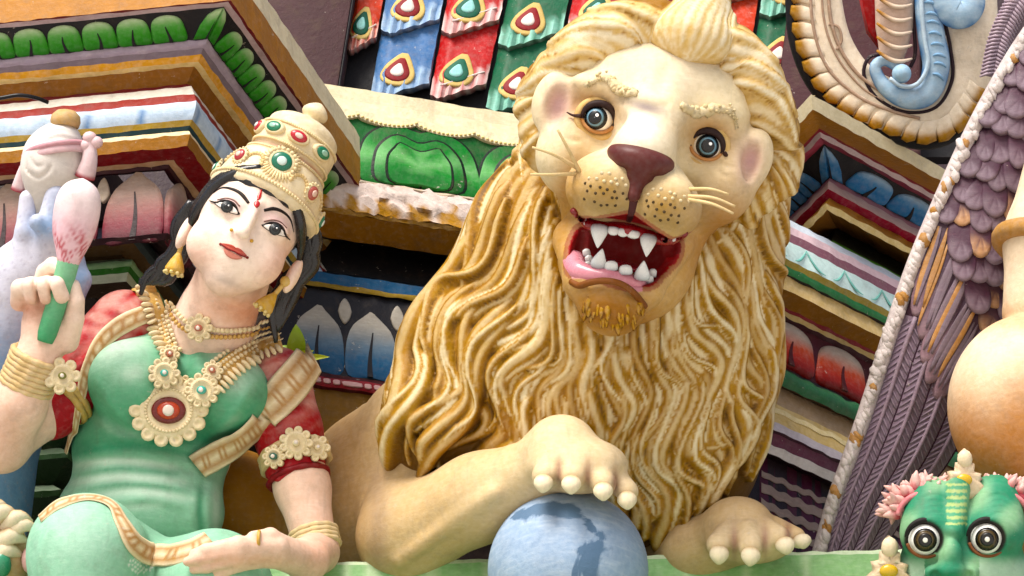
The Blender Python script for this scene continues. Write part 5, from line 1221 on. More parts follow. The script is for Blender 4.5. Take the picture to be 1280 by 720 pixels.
    # ---------- ear ornaments
    for (ex_, ey), (dx, dy), wz in (((229, 297), (220, 330), 92), ((357, 352), (335, 378), 100)):
        mb = MB(); A = C(ex_, ey, wz); B = C(dx, dy, wz + 6); ax = nrm(B - A)
        v, f = ellipsoid(A, (7, 7, 6), None, 12, 8); stud = mesh('ear_stud', v, f, 'paint', WOMAN, color=HC('#d6b673'))
        v, f = lathe([(3, -14), (5, -10), (9, -2), (12, 6), (12, 10), (8, 12), (2, 13)], B, ax, 16); jh = mesh('jhumka_earring', v, f, 'paint', WOMAN, color=HC('#cfa95c'))
        for k in range(9):
            a = 2 * math.pi * k / 9; e1 = nrm(np.cross(ax, (0, 0, 1))); e2 = np.cross(ax, e1); v, f = ellipsoid(B + (e1 * math.cos(a) + e2 * math.sin(a)) * 11 + ax * 12, (2.6,) * 3, None, 7, 5); mb.add(v, f, HC('#e2cd94'))
        v, f, _, _ = tube(np.array([A, B - ax * 10]), 3, 8); mb.add(v, f, HC('#d6b673')); tag(mb.build('earring_beads', 'paint', WOMAN), kind='stuff')
    return F
WF = woman()

def woman_clothes():
    # ---------- green bodice and skirt
    F = Field((-640, -400, -120), (-200, 10, 260), 2.5)
    e = lambda c, r, k, R=None: F.add(p_ell(c, r, R), k)
    SROT = frame(nrm(np.array((215., -85, 0))), np.array((.37, .93, 0)))
    e(C(240, 474, -3), (120, 68, 67), 0, SROT); e(C(190, 560, 6), (100, 86, 64), 30); e(C(172, 480, 56), (64, 54, 48), 22, SROT); e(C(280, 490, 48), (58, 50, 46), 22, SROT)
    e(C(176, 640, 26), (104, 70, 76), 24)
    F.emboss([(222, 470), (216, 500), (205, 540)], -9, 22, 90)
    # gathered folds across the waist
    for pts, A in (([(86, 572), (140, 566), (200, 572), (262, 590)], 5), ([(84, 592), (140, 586), (200, 590), (266, 606)], 5.5), ([(90, 616), (140, 604), (200, 604), (262, 622)], 5.5), ([(130, 628), (190, 622), (240, 634)], 4.5), ([(112, 548), (160, 548), (230, 560)], 4), ([(262, 600), (258, 640), (262, 690)], 6), ([(246, 606), (240, 650), (246, 690)], 4), ([(120, 470), (150, 520), (200, 556)], 3.5), ([(110, 500), (130, 535), (160, 556)], 3.5), ([(320, 470), (290, 520), (240, 560)], 4), ([(250, 430), (240, 470)], 3)): F.emboss(pts, A, 7.5, 90)
    F.keep(lambda X, Y, Z: (Y - (-24 - 34 * 0 * X) + .12 * (X + 420)) * .9 + 0 * Z)           # top edge of the cloth
    def neck(x, y):  # image row of the bodice's upper edge
        return np.interp(x, [90, 130, 185, 215, 262, 330, 372], [432, 412, 386, 396, 412, 408, 440])
    def color(v, F_):
        p = pix(v); x, y = p[:, 0], p[:, 1]; c = np.tile(HC('#66a884'), (len(v), 1)); n = F_.grad(v)
        # hand-brushed pale highlights on bust and pleats, darker green shading painted along the folds
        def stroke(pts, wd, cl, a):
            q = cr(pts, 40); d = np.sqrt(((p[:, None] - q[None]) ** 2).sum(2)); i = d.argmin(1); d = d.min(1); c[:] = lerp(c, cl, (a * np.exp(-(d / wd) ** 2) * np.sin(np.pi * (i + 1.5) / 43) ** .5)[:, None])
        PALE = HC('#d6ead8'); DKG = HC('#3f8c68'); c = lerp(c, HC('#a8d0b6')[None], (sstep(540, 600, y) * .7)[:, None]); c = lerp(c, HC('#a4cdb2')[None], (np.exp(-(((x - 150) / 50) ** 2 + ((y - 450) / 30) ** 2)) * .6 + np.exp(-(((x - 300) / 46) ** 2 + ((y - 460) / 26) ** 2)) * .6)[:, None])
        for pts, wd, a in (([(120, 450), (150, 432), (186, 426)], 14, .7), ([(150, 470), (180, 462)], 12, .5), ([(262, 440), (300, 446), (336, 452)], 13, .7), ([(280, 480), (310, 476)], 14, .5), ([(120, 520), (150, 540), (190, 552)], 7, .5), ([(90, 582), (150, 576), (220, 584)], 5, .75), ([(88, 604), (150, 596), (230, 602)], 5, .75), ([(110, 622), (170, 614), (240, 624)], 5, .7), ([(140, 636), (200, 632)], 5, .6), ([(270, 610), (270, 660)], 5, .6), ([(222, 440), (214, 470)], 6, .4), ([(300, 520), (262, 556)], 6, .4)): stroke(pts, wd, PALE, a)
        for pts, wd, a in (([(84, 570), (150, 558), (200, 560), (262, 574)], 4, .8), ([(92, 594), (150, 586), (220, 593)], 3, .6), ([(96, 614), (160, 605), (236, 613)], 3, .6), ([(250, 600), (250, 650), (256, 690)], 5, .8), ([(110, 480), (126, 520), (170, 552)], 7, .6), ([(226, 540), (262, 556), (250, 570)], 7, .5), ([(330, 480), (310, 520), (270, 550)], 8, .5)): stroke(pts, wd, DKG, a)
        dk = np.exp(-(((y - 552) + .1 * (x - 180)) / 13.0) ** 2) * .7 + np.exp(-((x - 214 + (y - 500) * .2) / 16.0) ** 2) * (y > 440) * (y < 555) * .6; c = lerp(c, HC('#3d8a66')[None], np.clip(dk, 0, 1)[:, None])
        c = np.where((y < neck(x, y))[:, None], SKIN, c); return np.clip(c, 0, 1)
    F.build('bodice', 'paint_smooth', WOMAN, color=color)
    # legs under the skirt
    K = Field((-640, -420, -40), (-220, -200, 330), 2.8)
    K.chain([C(150, 730, 40), C(108, 690, 190), C(100, 760, 220)], [76, 62, 56], 24); K.add(p_ell(C(106, 694, 196), (63, 66, 62)), 20)
    K.chain([C(250, 740, 60), C(268, 732, 190), C(300, 780, 200)], [70, 62, 56], 24); K.add(p_cone(C(180, 740, 120), C(260, 740, 150), 60, 60), 30)
    for pts, A in (([(150, 640), (176, 690), (180, 720)], 5), ([(168, 650), (196, 690), (204, 720)], 4), ([(76, 640), (60, 680), (58, 720)], 3)): K.emboss(pts, A, 7, 190)
    def kcol(v, F_):
        p = pix(v); x, y = p[:, 0], p[:, 1]; c = np.tile(HC('#96c6aa'), (len(v), 1)); c = lerp(c, HC('#b9dac6')[None], (np.exp(-(((x - 96) / 46) ** 2 + ((y - 662) / 40) ** 2)) * .6)[:, None])
        ch = (np.sin(x * .9) * np.sin(y * 1.1 + x * .3) > .2) & (np.hypot(x - 176, (y - 706) * 1.4) < 16); c[ch] = HC('#e9ece4'); return c
    K.build('skirt', 'paint_smooth', WOMAN, color=kcol)
    # ---------- red sleeves
    S1 = Field((-660, -260, -90), (-430, 10, 130), 2.4); S1.chain([C(156, 408, 10), C(112, 452, 22), C(62, 508, 40)], [46, 43, 42], 16)
    S2 = Field((-330, -290, -70), (-220, -60, 120), 2.4); S2.chain([C(346, 476, 4), C(360, 540, 22), C(371, 594, 44)], [43, 41, 37.5], 14)
    S2.keep(lambda X, Y, Z: (-(Y - (360 - 604) * .99) - .18 * (X + 270)) + 0 * Z); S1.keep(lambda X, Y, Z: -((X + 622) * .8 + (Y + 162) * .6) + 0 * Z)
    for pts, A in (([(150, 380), (120, 440), (70, 480)], 3), ([(120, 400), (100, 450), (60, 500)], -3), ([(160, 420), (130, 450)], 3)): S1.emboss(pts, A, 6, 40)
    for pts, A in (([(336, 500), (350, 520), (384, 520)], 3), ([(340, 530), (360, 540), (390, 536)], 3)): S2.emboss(pts, A, 5, 40)
    def rcol(v, F_):
        p = pix(v); x, y = p[:, 0], p[:, 1]; n = F_.grad(v); c = np.tile(HC('#a51826'), (len(v), 1))
        w = np.clip(.5 + .5 * np.sin(x * .13 + 3 * np.sin(y * .07)) * np.sin(y * .17 + x * .05), 0, 1) * sstep(470, 380, y - (x > 300) * 90); c = lerp(c, HC('#e3b6a8')[None], np.clip(w * .9, 0, .6)[:, None]); return c
    S1.build('sleeve', 'paint', WOMAN, color=rcol); S2.build('sleeve', 'paint', WOMAN, color=rcol)
    A = [F, K, S1, S2, WF]; B = [F, S1, S2, WF]
    # ---------- sari borders
    def wov(c_, tt, cc): return np.where((np.abs(np.sin(c_ * 3.2)) > .93)[:, None] | ((np.sin(tt * 160) > .55) & (np.abs(c_) < .45))[:, None], HC('#b58e62'), cc)
    BR = HC('#e6d6b4')
    ribbon([(196, 388), (160, 402), (130, 424), (110, 460), (98, 505), (90, 545), (84, 566)], [22, 24, 20, 14, 10, 8], B, 'sari_border', BR, WOMAN, off=2, flat=.2, colf=wov)
    P = cr([(386, 452), (366, 478), (338, 512), (300, 548), (268, 572), (242, 584)], 44)
    ribbon([(384, 450), (362, 482), (332, 518), (296, 550), (266, 570), (244, 584)], [44, 48, 46, 40, 36, 34], B, 'sari_border', BR, WOMAN, off=5, flat=.14, n=60, colf=wov, hull=True)
    ribbon([(52, 650), (76, 632), (110, 624), (138, 632), (152, 656), (170, 684), (200, 696), (236, 690), (262, 676)], [12, 16, 10, 12, 20, 28, 30, 28, 24], [F, K], 'sari_border', BR, WOMAN, off=3, flat=.16, n=60, colf=wov)
    # ---------- jewellery
    GC = HC('#eeddb8'); GD = HC('#c9a468')
    def necklace(name, rows):
        mb = MB()
        for p2, sp, r, shape, c, off in rows:
            for v, f in beads(p2, sp, r, B, off=off, shape=shape): mb.add(v, f, c * rng.uniform(.92, 1.05))
        return tag(mb.build(name, 'paint', WOMAN), kind='stuff')
    ribbon([(180, 356), (192, 392), (204, 424), (212, 450)], [34, 34, 30, 24], B, 'necklace_band', GD * 1.1, WOMAN, off=2, flat=.16)
    ribbon([(350, 428), (322, 438), (294, 454), (268, 474)], [30, 30, 28, 24], B, 'necklace_band', GD * 1.1, WOMAN, off=2, flat=.16)
    necklace('necklace_beads', [
        ([(172, 358), (184, 394), (196, 428), (206, 452)], 6.0, 4.6, (.62, 1.9, .9), GC, 5), ([(183, 356), (196, 392), (207, 424), (213, 446)], 4.5, 2.6, (1, 1.2, 1), GC, 5), ([(190, 354), (203, 390), (214, 422), (219, 444)], 4.0, 2.4, (1, 1, 1), GC, 5), ([(196, 353), (209, 388), (219, 420), (224, 440)], 5, 3.0, (1, 1.1, 1), GC, 4.5),
        ([(348, 440), (322, 450), (298, 464), (276, 486)], 6.0, 4.6, (.62, 1.9, .9), GC, 5), ([(348, 428), (320, 438), (294, 452), (270, 472)], 4.5, 2.6, (1, 1.2, 1), GC, 5), ([(346, 421), (318, 431), (292, 446), (266, 466)], 4, 2.4, (1, 1, 1), GC, 5), ([(342, 416), (314, 426), (288, 440), (262, 458)], 5, 3.0, (1, 1.1, 1), GC, 4.5),
        ([(206, 352), (216, 380), (232, 400), (250, 408), (280, 412), (310, 410), (334, 404)], 5, 3.6, (1, 1, .9), GC, 3), ([(201, 356), (211, 386), (228, 408), (250, 417), (280, 420), (312, 417), (338, 411)], 5, 3.0, (1, 1.2, .9), GD * 1.2, 3)])
    def rosette(px, py, R, nb, gem, gr, name='pendant', squash=1.0, inner=None):
        ring_ = [(px + R * .8 * math.cos(a), py + R * .8 * math.sin(a)) for a in np.linspace(0, 6.28, 13)]; Pr, nr_ = drape(np.array([(px, py)] + ring_), B, 0); n = nrm(nrm(nr_.mean(0)) * .3 + np.array((0, 0.12, .8))); P = C(px, py, max(np.percentile(Pr[:, 2], 80), Pr[0, 2]) + 5); ex = nrm(np.cross((0, 1, 0), n)); ey = np.cross(n, ex); mb = MB()
        v, f = lathe([(R * .95, -6), (R * .95, 2), (R * .86, 4.5), (R * .62, 5), (R * .55, 3.5), (R * .4, 3)], P, n, 36, ex=ex, squash=squash); o = mesh(name, v, f, 'paint', WOMAN, color=GC)
        for k in range(nb):
            a = 2 * math.pi * k / nb; c = P + (ex * math.cos(a) + ey * squash * math.sin(a)) * R; r = math.pi * R / nb * .98; v, f = lathe([(r, -4), (r, 2.5), (r * .75, 4.5), (r * .45, 4.0), (r * .3, 2.6), (.1, 2.4)], c, n, 12, ex=ex); mb.add(v, f, GC * rng.uniform(.93, 1.03))
        for k in range(nb * 3):
            a = 2 * math.pi * k / (nb * 3); v, f = ellipsoid(P + (ex * math.cos(a) + ey * squash * math.sin(a)) * R * .7 + n * 5, (R * .06, R * .06, R * .05), None, 6, 5); mb.add(v, f, GC)
        tag(mb.build('pendant_scallops', 'paint', o), kind='stuff')
        if inner is not None:
            v, f = lathe([(gr * 1.5, 2), (gr * 1.5, 5.5), (gr * 1.2, 6.5)], P, n, 28, ex=ex, squash=squash * .85); mesh('gem_setting', v, f, 'paint_gloss', o, color=inner)
        v, f = lathe([(gr, 2), (gr, 7), (gr * .8, 9), (gr * .4, 10), (.1, 10.2)], P, n, 24, ex=ex, squash=squash * .85); g = mesh('gem', v, f, 'paint_gloss', o, color=gem)
        v, f = lathe([(gr * .5, 7), (gr * .5, 10.4), (gr * .3, 11.2), (.1, 11.4)], P, n, 18, ex=ex); mesh('gem_centre', v, f, 'paint_gloss', o, color=HC('#ece0d4'))
        return o
    rosette(211, 513, 40, 14, HC('#b5421c'), 14, squash=.92, inner=HC('#6a1a10')); rosette(205, 467, 15, 9, HC('#4fb0a4'), 5, 'rosette'); rosette(253, 488, 17, 10, HC('#4fb0a4'), 6, 'rosette'); rosette(228, 480, 8, 6, GC, 3, 'rosette')
    rosette(212, 444, 9, 7, HC('#b86a58'), 4, 'rosette'); rosette(266, 464, 10, 8, HC('#b86a58'), 4, 'rosette'); rosette(249, 410, 13, 8, HC('#b86a58'), 5, 'choker_flower')
    # rings round limbs
    def bangle(c, ax, R, r, n, step, colr, name, squash=1.0, flower=None):
        ax = nrm(ax); e1 = nrm(np.cross(ax, (0, 0, 1))); e2 = np.cross(e1, ax); a = np.linspace(0, 2 * np.pi, 44, endpoint=False)
        for k in range(n):
            P = c + ax * (k - (n - 1) / 2) * step + R[0] * e1 * np.cos(a)[:, None] + R[1] * e2 * np.sin(a)[:, None]; v, f, _, tt = tube(P, r * (1 + .12 * np.sin(a * 11 + k)), 8, closed=True)
            mesh(name, v, f, 'paint', WOMAN, color=colr * (1 + .08 * np.sin(tt * 90 + k))[:, None])
    bangle(C(40, 464, 118), C(48, 446, 122) - C(28, 496, 112), (31, 30), 4.2, 7, 6.6, HC('#d8bd90'), 'bangle')
    bangle(C(393, 676, 90), C(396, 690, 96) - C(384, 640, 70), (29, 28), 3.6, 4, 6.0, HC('#e2cba0'), 'bangle')
    bangle(C(369, 573, 36), C(376, 605, 50) - C(360, 540, 20), (41, 40), 5, 3, 7, HC('#d9c294'), 'armlet'); bangle(C(373, 598, 47), C(376, 605, 50) - C(360, 540, 20), (37, 36), 4, 1, 1, HC('#7d0f1c'), 'sleeve_hem')
    bangle(C(74, 492, 36), C(40, 528, 60) - C(100, 466, 24), (44, 42), 5, 2, 8, HC('#c9a86a'), 'armlet')
    S2.z(0, 0); rosette(370, 554, 16, 9, GC, 5, 'armlet_flower'); rosette(343, 571, 11, 8, HC('#3a6a5c'), 5, 'armlet_flower'); rosette(396, 560, 12, 7, GC, 4, 'armlet_flower'); rosette(78, 470, 16, 7, HC('#7a7a3a'), 5, 'armlet_flower')
    P, n = drape(np.array([(322, 676)] * 2), WF, 2.5); v, f, _, _ = tube(P[0] + np.stack([np.zeros(20), 9 * np.cos(np.linspace(0, 6.28, 20, endpoint=False)), 9 * np.sin(np.linspace(0, 6.28, 20, endpoint=False)) - 9], 1), 2.2, 8, closed=True); mesh('finger_ring', v, f, 'paint', WOMAN, color=HC('#d2a860'))
woman_clothes()

def lotus_bud():
    T = thing('lotus_bud', 'pink lotus bud on a thick green stem in the raised hand of the woman', 'flower', C(57, 425, 140))
    P = cr([C(56, 427, 144), C(66, 395, 146), C(77, 360, 146), (C(86, 325, 146))], 24); v, f, _, tt = tube(P, np.interp(np.linspace(0, 1, 24), [0, .1, 1], [10, 12, 13.5]), 14)
    mesh('stem', v, f, 'paint_smooth', T, color=lerp(HC('#4f9a6c'), HC('#8cc29c'), tt[:, None]))
    ax = nrm(C(102, 232, 146) - C(86, 325, 146)); b = C(86, 325, 146); e1 = nrm(np.cross(ax, (0, 0, 1))); e2 = np.cross(e1, ax)
    prof = cr(np.array([(13, -4), (17, 8), (24, 30), (27, 56), (25, 78), (17, 92), (4, 99), (.3, 100)]), 26); v, f = lathe(prof, b, ax, 40, ex=e1)
    a = np.arctan2((v - b) @ e2, (v - b) @ e1); h = (v - b) @ ax; rad = (v - b) - h[:, None] * ax; v = b + h[:, None] * ax + rad * (1 + .05 * np.abs(np.sin(a * 2.5)) * sstep(0, 40, h))[:, None]
    nz = np.sin(a * 9 + h * .35) * np.sin(h * .5 + a * 5) + .5 * np.sin(a * 17 - h * .3); m = sstep(.1, .6, nz) * sstep(52, 24, h); c = lerp(HC('#ecc6cf'), HC('#f0dede'), sstep(30, 80, h)[:, None]); c = lerp(c, HC('#b3323e')[None], (m * .85)[:, None])
    mesh('bud', v, f, 'paint_smooth', T, color=c)
lotus_bud()
# ------------------------------------------------------------------ winged figure at the right
def winged():
    T = thing('winged_statue', 'cream skinned statue with a purple grey feathered wing, cut by the picture edge', 'statue', C(1250, 720, 20))
    Lc = cr([(1300, 20), (1262, 78), (1216, 162), (1176, 250), (1142, 332), (1112, 420), (1087, 500), (1063, 570), (1044, 622), (1022, 700)], 80)
    Rc = cr([(1400, 40), (1380, 110), (1352, 200), (1320, 300), (1280, 390), (1238, 460), (1212, 530), (1182, 585), (1136, 640), (1098, 700)], 80)
    def S(s, t, off=0.0):
        s, t = np.broadcast_arrays(np.asarray(s, float), np.asarray(t, float)); k = np.clip(t, 0, 1) * 79
        def at(c): return np.stack([np.interp(k, np.arange(80), c[:, i]) for i in (0, 1)], -1)
        p = at(Lc) + (at(Rc) - at(Lc)) * s[..., None]; w = -60 + 110 * t + 26 * np.sin(np.pi * np.clip(s, 0, 1)) - 20 * s + off
        return C(p[..., 0], p[..., 1], w)
    def N(s, t):
        a = S(s + .01, t) - S(s - .01, t); b = S(s, t + .005) - S(s, t - .005); n = nrm(np.cross(b, a)); return np.where((n[..., 2:] < 0), -n, n)
    ns, ntt = 22, 70; ss, tt = np.meshgrid(np.linspace(0, 1, ns), np.linspace(0, 1, ntt)); fr = S(ss, tt).reshape(-1, 3); bk = S(ss, tt, -34).reshape(-1, 3)
    i = np.arange(ntt - 1)[:, None]; j = np.arange(ns - 1)[None]; q = np.stack(np.broadcast_arrays(i * ns + j, (i + 1) * ns + j, (i + 1) * ns + j + 1, i * ns + j + 1), -1).reshape(-1, 4); n0 = ns * ntt
    b = np.r_[np.arange(ns), np.arange(1, ntt) * ns + ns - 1, (ntt - 1) * ns + np.arange(ns - 1)[::-1], np.arange(ntt - 1)[::-1][:-1] * ns]
    edge = np.stack([b, b + n0, np.roll(b, -1) + n0, np.roll(b, -1)], 1)
    wing = mesh('wing', np.vstack([fr, bk]), [q, q[:, ::-1] + n0, edge], 'paint', T, color=HC('#4a2a3c'))
    r = np.random.default_rng(8); LAV = HC('#887782'); PUR = HC('#55405010'[:7]); DK = HC('#43202f')
    # white plaster rope along the leading edge
    mb = MB(); t = np.linspace(0, 1, 120); v, f, c_, _ = tube(S(t * 0, t, 4), 10, 10, up=(0, 0, 1)); mb.add(v, f, HC('#cfc4c2'))
    for k in np.linspace(0, 1, 118):
        P = S(np.array(r.normal(0, .012)), np.array(k), 10); d = nrm(S(np.array(0.), np.array(k + .01)) - S(np.array(0.), np.array(k - .01))); u = nrm(d + np.array((.5, .35, .1)) * r.uniform(.6, 1.3)); R_ = frame(u, (0, 0, 1)); v, f = ellipsoid(P, (r.uniform(7, 12), r.uniform(5, 7.5), r.uniform(4, 7)), R_, 9, 7); v = v + r.normal(0, .5, v.shape); mb.add(v, f, HC('#ddd3cf') * r.uniform(.82, 1.04) if r.random() > .12 else HC('#b58a5a'))
    tag(mb.build('rope_edge', 'paint_rough', wing), kind='stuff')
    # scale feathers on the upper part
    def leaf(s0, t0, ls, lt, ang, cols, name, h=6.0, pts=None, streak=None):
        o = crc(pts or [(-.5, -.5), (-.55, .1), (-.38, .42), (0, .55), (.38, .42), (.55, .1), (.5, -.5), (0, -.6)], 22); ca, sa = math.cos(ang), math.sin(ang)
        O = S(np.array(s0), np.array(t0)); n = N(np.array(s0), np.array(t0)); dn = nrm(S(np.array(s0), np.array(t0 + .01)) - O); dn = nrm(dn - n * (dn @ n)); rt = nrm(np.cross(dn, n)); d2 = dn * ca + rt * sa; r2 = rt * ca - dn * sa
        lift = (o[:, 1] + .5) * h * .9
        P = O + r2 * (o[:, 0] * ls)[:, None] + d2 * (o[:, 1] * lt)[:, None] + n * (1 + lift)[:, None]
        v, f, lev = dome(P, n, h * .55, back=7); y = np.r_[np.tile(o[:, 1], 6), 0]; x = np.r_[np.tile(o[:, 0], 6), 0]
        c = lerp(cols[0], cols[1], sstep(-.1, .5, y * np.r_[np.repeat([1, 1, 1, .93, .78, .5], len(o)), 0] + .12 * np.sin(x * 14))[:, None]); mb_ = MB(); mb_.add(v, f, c * r.uniform(.88, 1.08))
        if streak is not None:
            for q_ in range(3):
                x0 = -.26 + .26 * q_ + r.normal(0, .04); P_ = np.array([O + r2 * ls * (x0 + .05 * math.sin(z * 5)) + d2 * lt * z + n * (2.2 + (z + .5) * h * .9 + h * .5) for z in np.linspace(-.4, .42, 10)]); v, f, _, _ = tube(P_, (4.6 * np.sin(np.linspace(.2, 3.0, 10)) + .5) * r.uniform(.6, 1.1), 8, up=n, flat=.18); mb_.add(v, f, (streak if r.random() > .5 else LAV * .8) * r.uniform(.8, 1.1))
        return mb_.build(name, 'paint', wing)
    for row in range(14):
        tt0 = .03 + row * .042
        for c in range(8):
            s0 = .10 + (c + .5 * (row % 2)) * .128
            if s0 > .98 or tt0 > .36 + .26 * s0: continue
            leaf(s0 + r.normal(0, .016), tt0 + r.normal(0, .006), 29 + r.normal(0, 3), 42 + r.normal(0, 4), r.normal(-.3, .16), (lerp(DK, PUR, .4), LAV if r.random() > .1 + .3 * (tt0 > .4) else HC('#c39a78')), 'scale_feather', h=9 + r.normal(0, 1.5))
    # longer covert feathers, touched with orange
    for k, (s0, t0, L_) in enumerate(((.14, .47, 130), (.27, .50, 136), (.40, .54, 136), (.53, .58, 128), (.66, .61, 118), (.80, .63, 104))):
        leaf(s0, t0, 27, L_, -.10 + .05 * k, (PUR * .75, HC('#8a7078')), 'covert_feather', h=7, pts=[(-.35, -.5), (-.5, 0), (-.46, .36), (-.15, .5), (.15, .52), (.46, .36), (.5, 0), (.35, -.5)], streak=HC('#b08458') if k % 5 != 4 else LAV)
    # long flight feathers with barbs
    nf = 4
    for k in range(nf):
        sA, sB = .05 + k * .235, .05 + (k + 1) * .235; mb = MB(); tA = .56 + .02 * k
        tq = np.linspace(tA, .995, 30); mid = (sA + sB) / 2
        nn = N(np.full(30, mid), tq); P = S(np.full(30, mid), tq, 7); v, f, c_, _ = tube(P, np.linspace(3.2, 1.6, 30), 8, up=nn); mb.add(v, f, HC('#8a7884'))
        # vane
        for sgn, se in ((-1, sA + .008), (1, sB - .008)):
            g = np.stack([S(lerp(np.full(30, mid), np.full(30, se), u), tq, 5.5 - 4.0 * u) for u in (0, .5, 1)]); nv_ = 30; V = g.reshape(-1, 3); ii = np.arange(2)[:, None]; jj = np.arange(29)[None]; qd = np.stack(np.broadcast_arrays(ii * 30 + jj, ii * 30 + jj + 1, (ii + 1) * 30 + jj + 1, (ii + 1) * 30 + jj), -1).reshape(-1, 4); mb.add(V, qd if sgn < 0 else qd[:, ::-1], HC('#7d6b78'))
            for z in np.arange(tA + .008, .985, .0125):
                u = np.linspace(0, 1, 6); P = S(mid + (se - mid) * u, z + .022 * u - .006, 6.0 - 3.7 * u); v, f, c_, _ = tube(P, np.array([1.0, 1.6, 1.9, 1.8, 1.5, .8]) * r.uniform(.7, 1.15), 6, up=(0, 0, 1), flat=.8); mb.add(v, f, lerp(HC('#665468'), HC('#94838f'), sstep(.3, .95, c_)[:, None]))
        tag(mb.build('flight_feather', 'paint', wing), kind='stuff')
    # far wing: a strip of barbed plume behind
    mb = MB(); P = cr([C(1292, -30, -150), C(1268, 10, -150), C(1250, 50, -150), C(1240, 96, -150)], 30); v, f, c_, _ = tube(P, 15, 12, up=(0, 0, 1), flat=.4); mb.add(v, f, HC('#a691a2'))
    for k in range(29):
        for sg in (-1, 1):
            d = nrm(P[min(k + 1, 29)] - P[max(k - 1, 0)]); sd = np.cross(d, (0, 0, 1)) * sg; A = P[k] + (0, 0, 6); v, f, _, _ = tube(np.array([A, A + sd * 8 + d * 3, A + sd * 16 + d * 8 - (0, 0, 4)]), [1.6, 2.2, 1.4], 6); mb.add(v, f, HC('#b8a6b2'))
    tag(mb.build('far_wing', 'paint', T), kind='stuff')
    # body: shoulder, upper arm, bent elbow
    F = Field((500, -330, -130), (860, 240, 230), 4.0)
    F.chain([C(1345, 190, 30), C(1318, 300, 70), C(1300, 390, 90)], [58, 60, 46], 16); F.add(p_ell(C(1288, 508, 130), (100, 112, 84)), 4); F.add(p_ell(C(1335, 620, 90), (90, 140, 90)), 20)
    F.add(p_ell(C(1240, 470, 70), (26, 60, 30)), 16)
    def colr(v, F_):
        p = pix(v); y = p[:, 1]; x = p[:, 0]; c = np.tile(HC('#f0dcc0'), (len(v), 1)); m = sstep(430, 560, y + .3 * (x - 1230) + 8 * np.sin(x * .09)) ; c = lerp(c, HC('#c07a34')[None], (m * .85)[:, None]); m = sstep(360, 395, y) * sstep(430, 400, y); return lerp(c, HC('#c99a6a')[None], (m * .6)[:, None])
    F.build('body', 'paint_smooth', T, color=colr)
    ax = nrm(C(1318, 300, 70) - C(1345, 190, 30)); e1 = nrm(np.cross(ax, (0, 0, 1))); e2 = np.cross(e1, ax); a = np.linspace(0, 2 * np.pi, 48, endpoint=False); c = C(1316, 312, 72)
    v, f, _, _ = tube(c + 65 * e1 * np.cos(a)[:, None] + 64 * e2 * np.sin(a)[:, None] , 12, 10, closed=True, up=None); mesh('armlet', v, f, 'paint', T, color=HC('#b98f5c'))
winged()

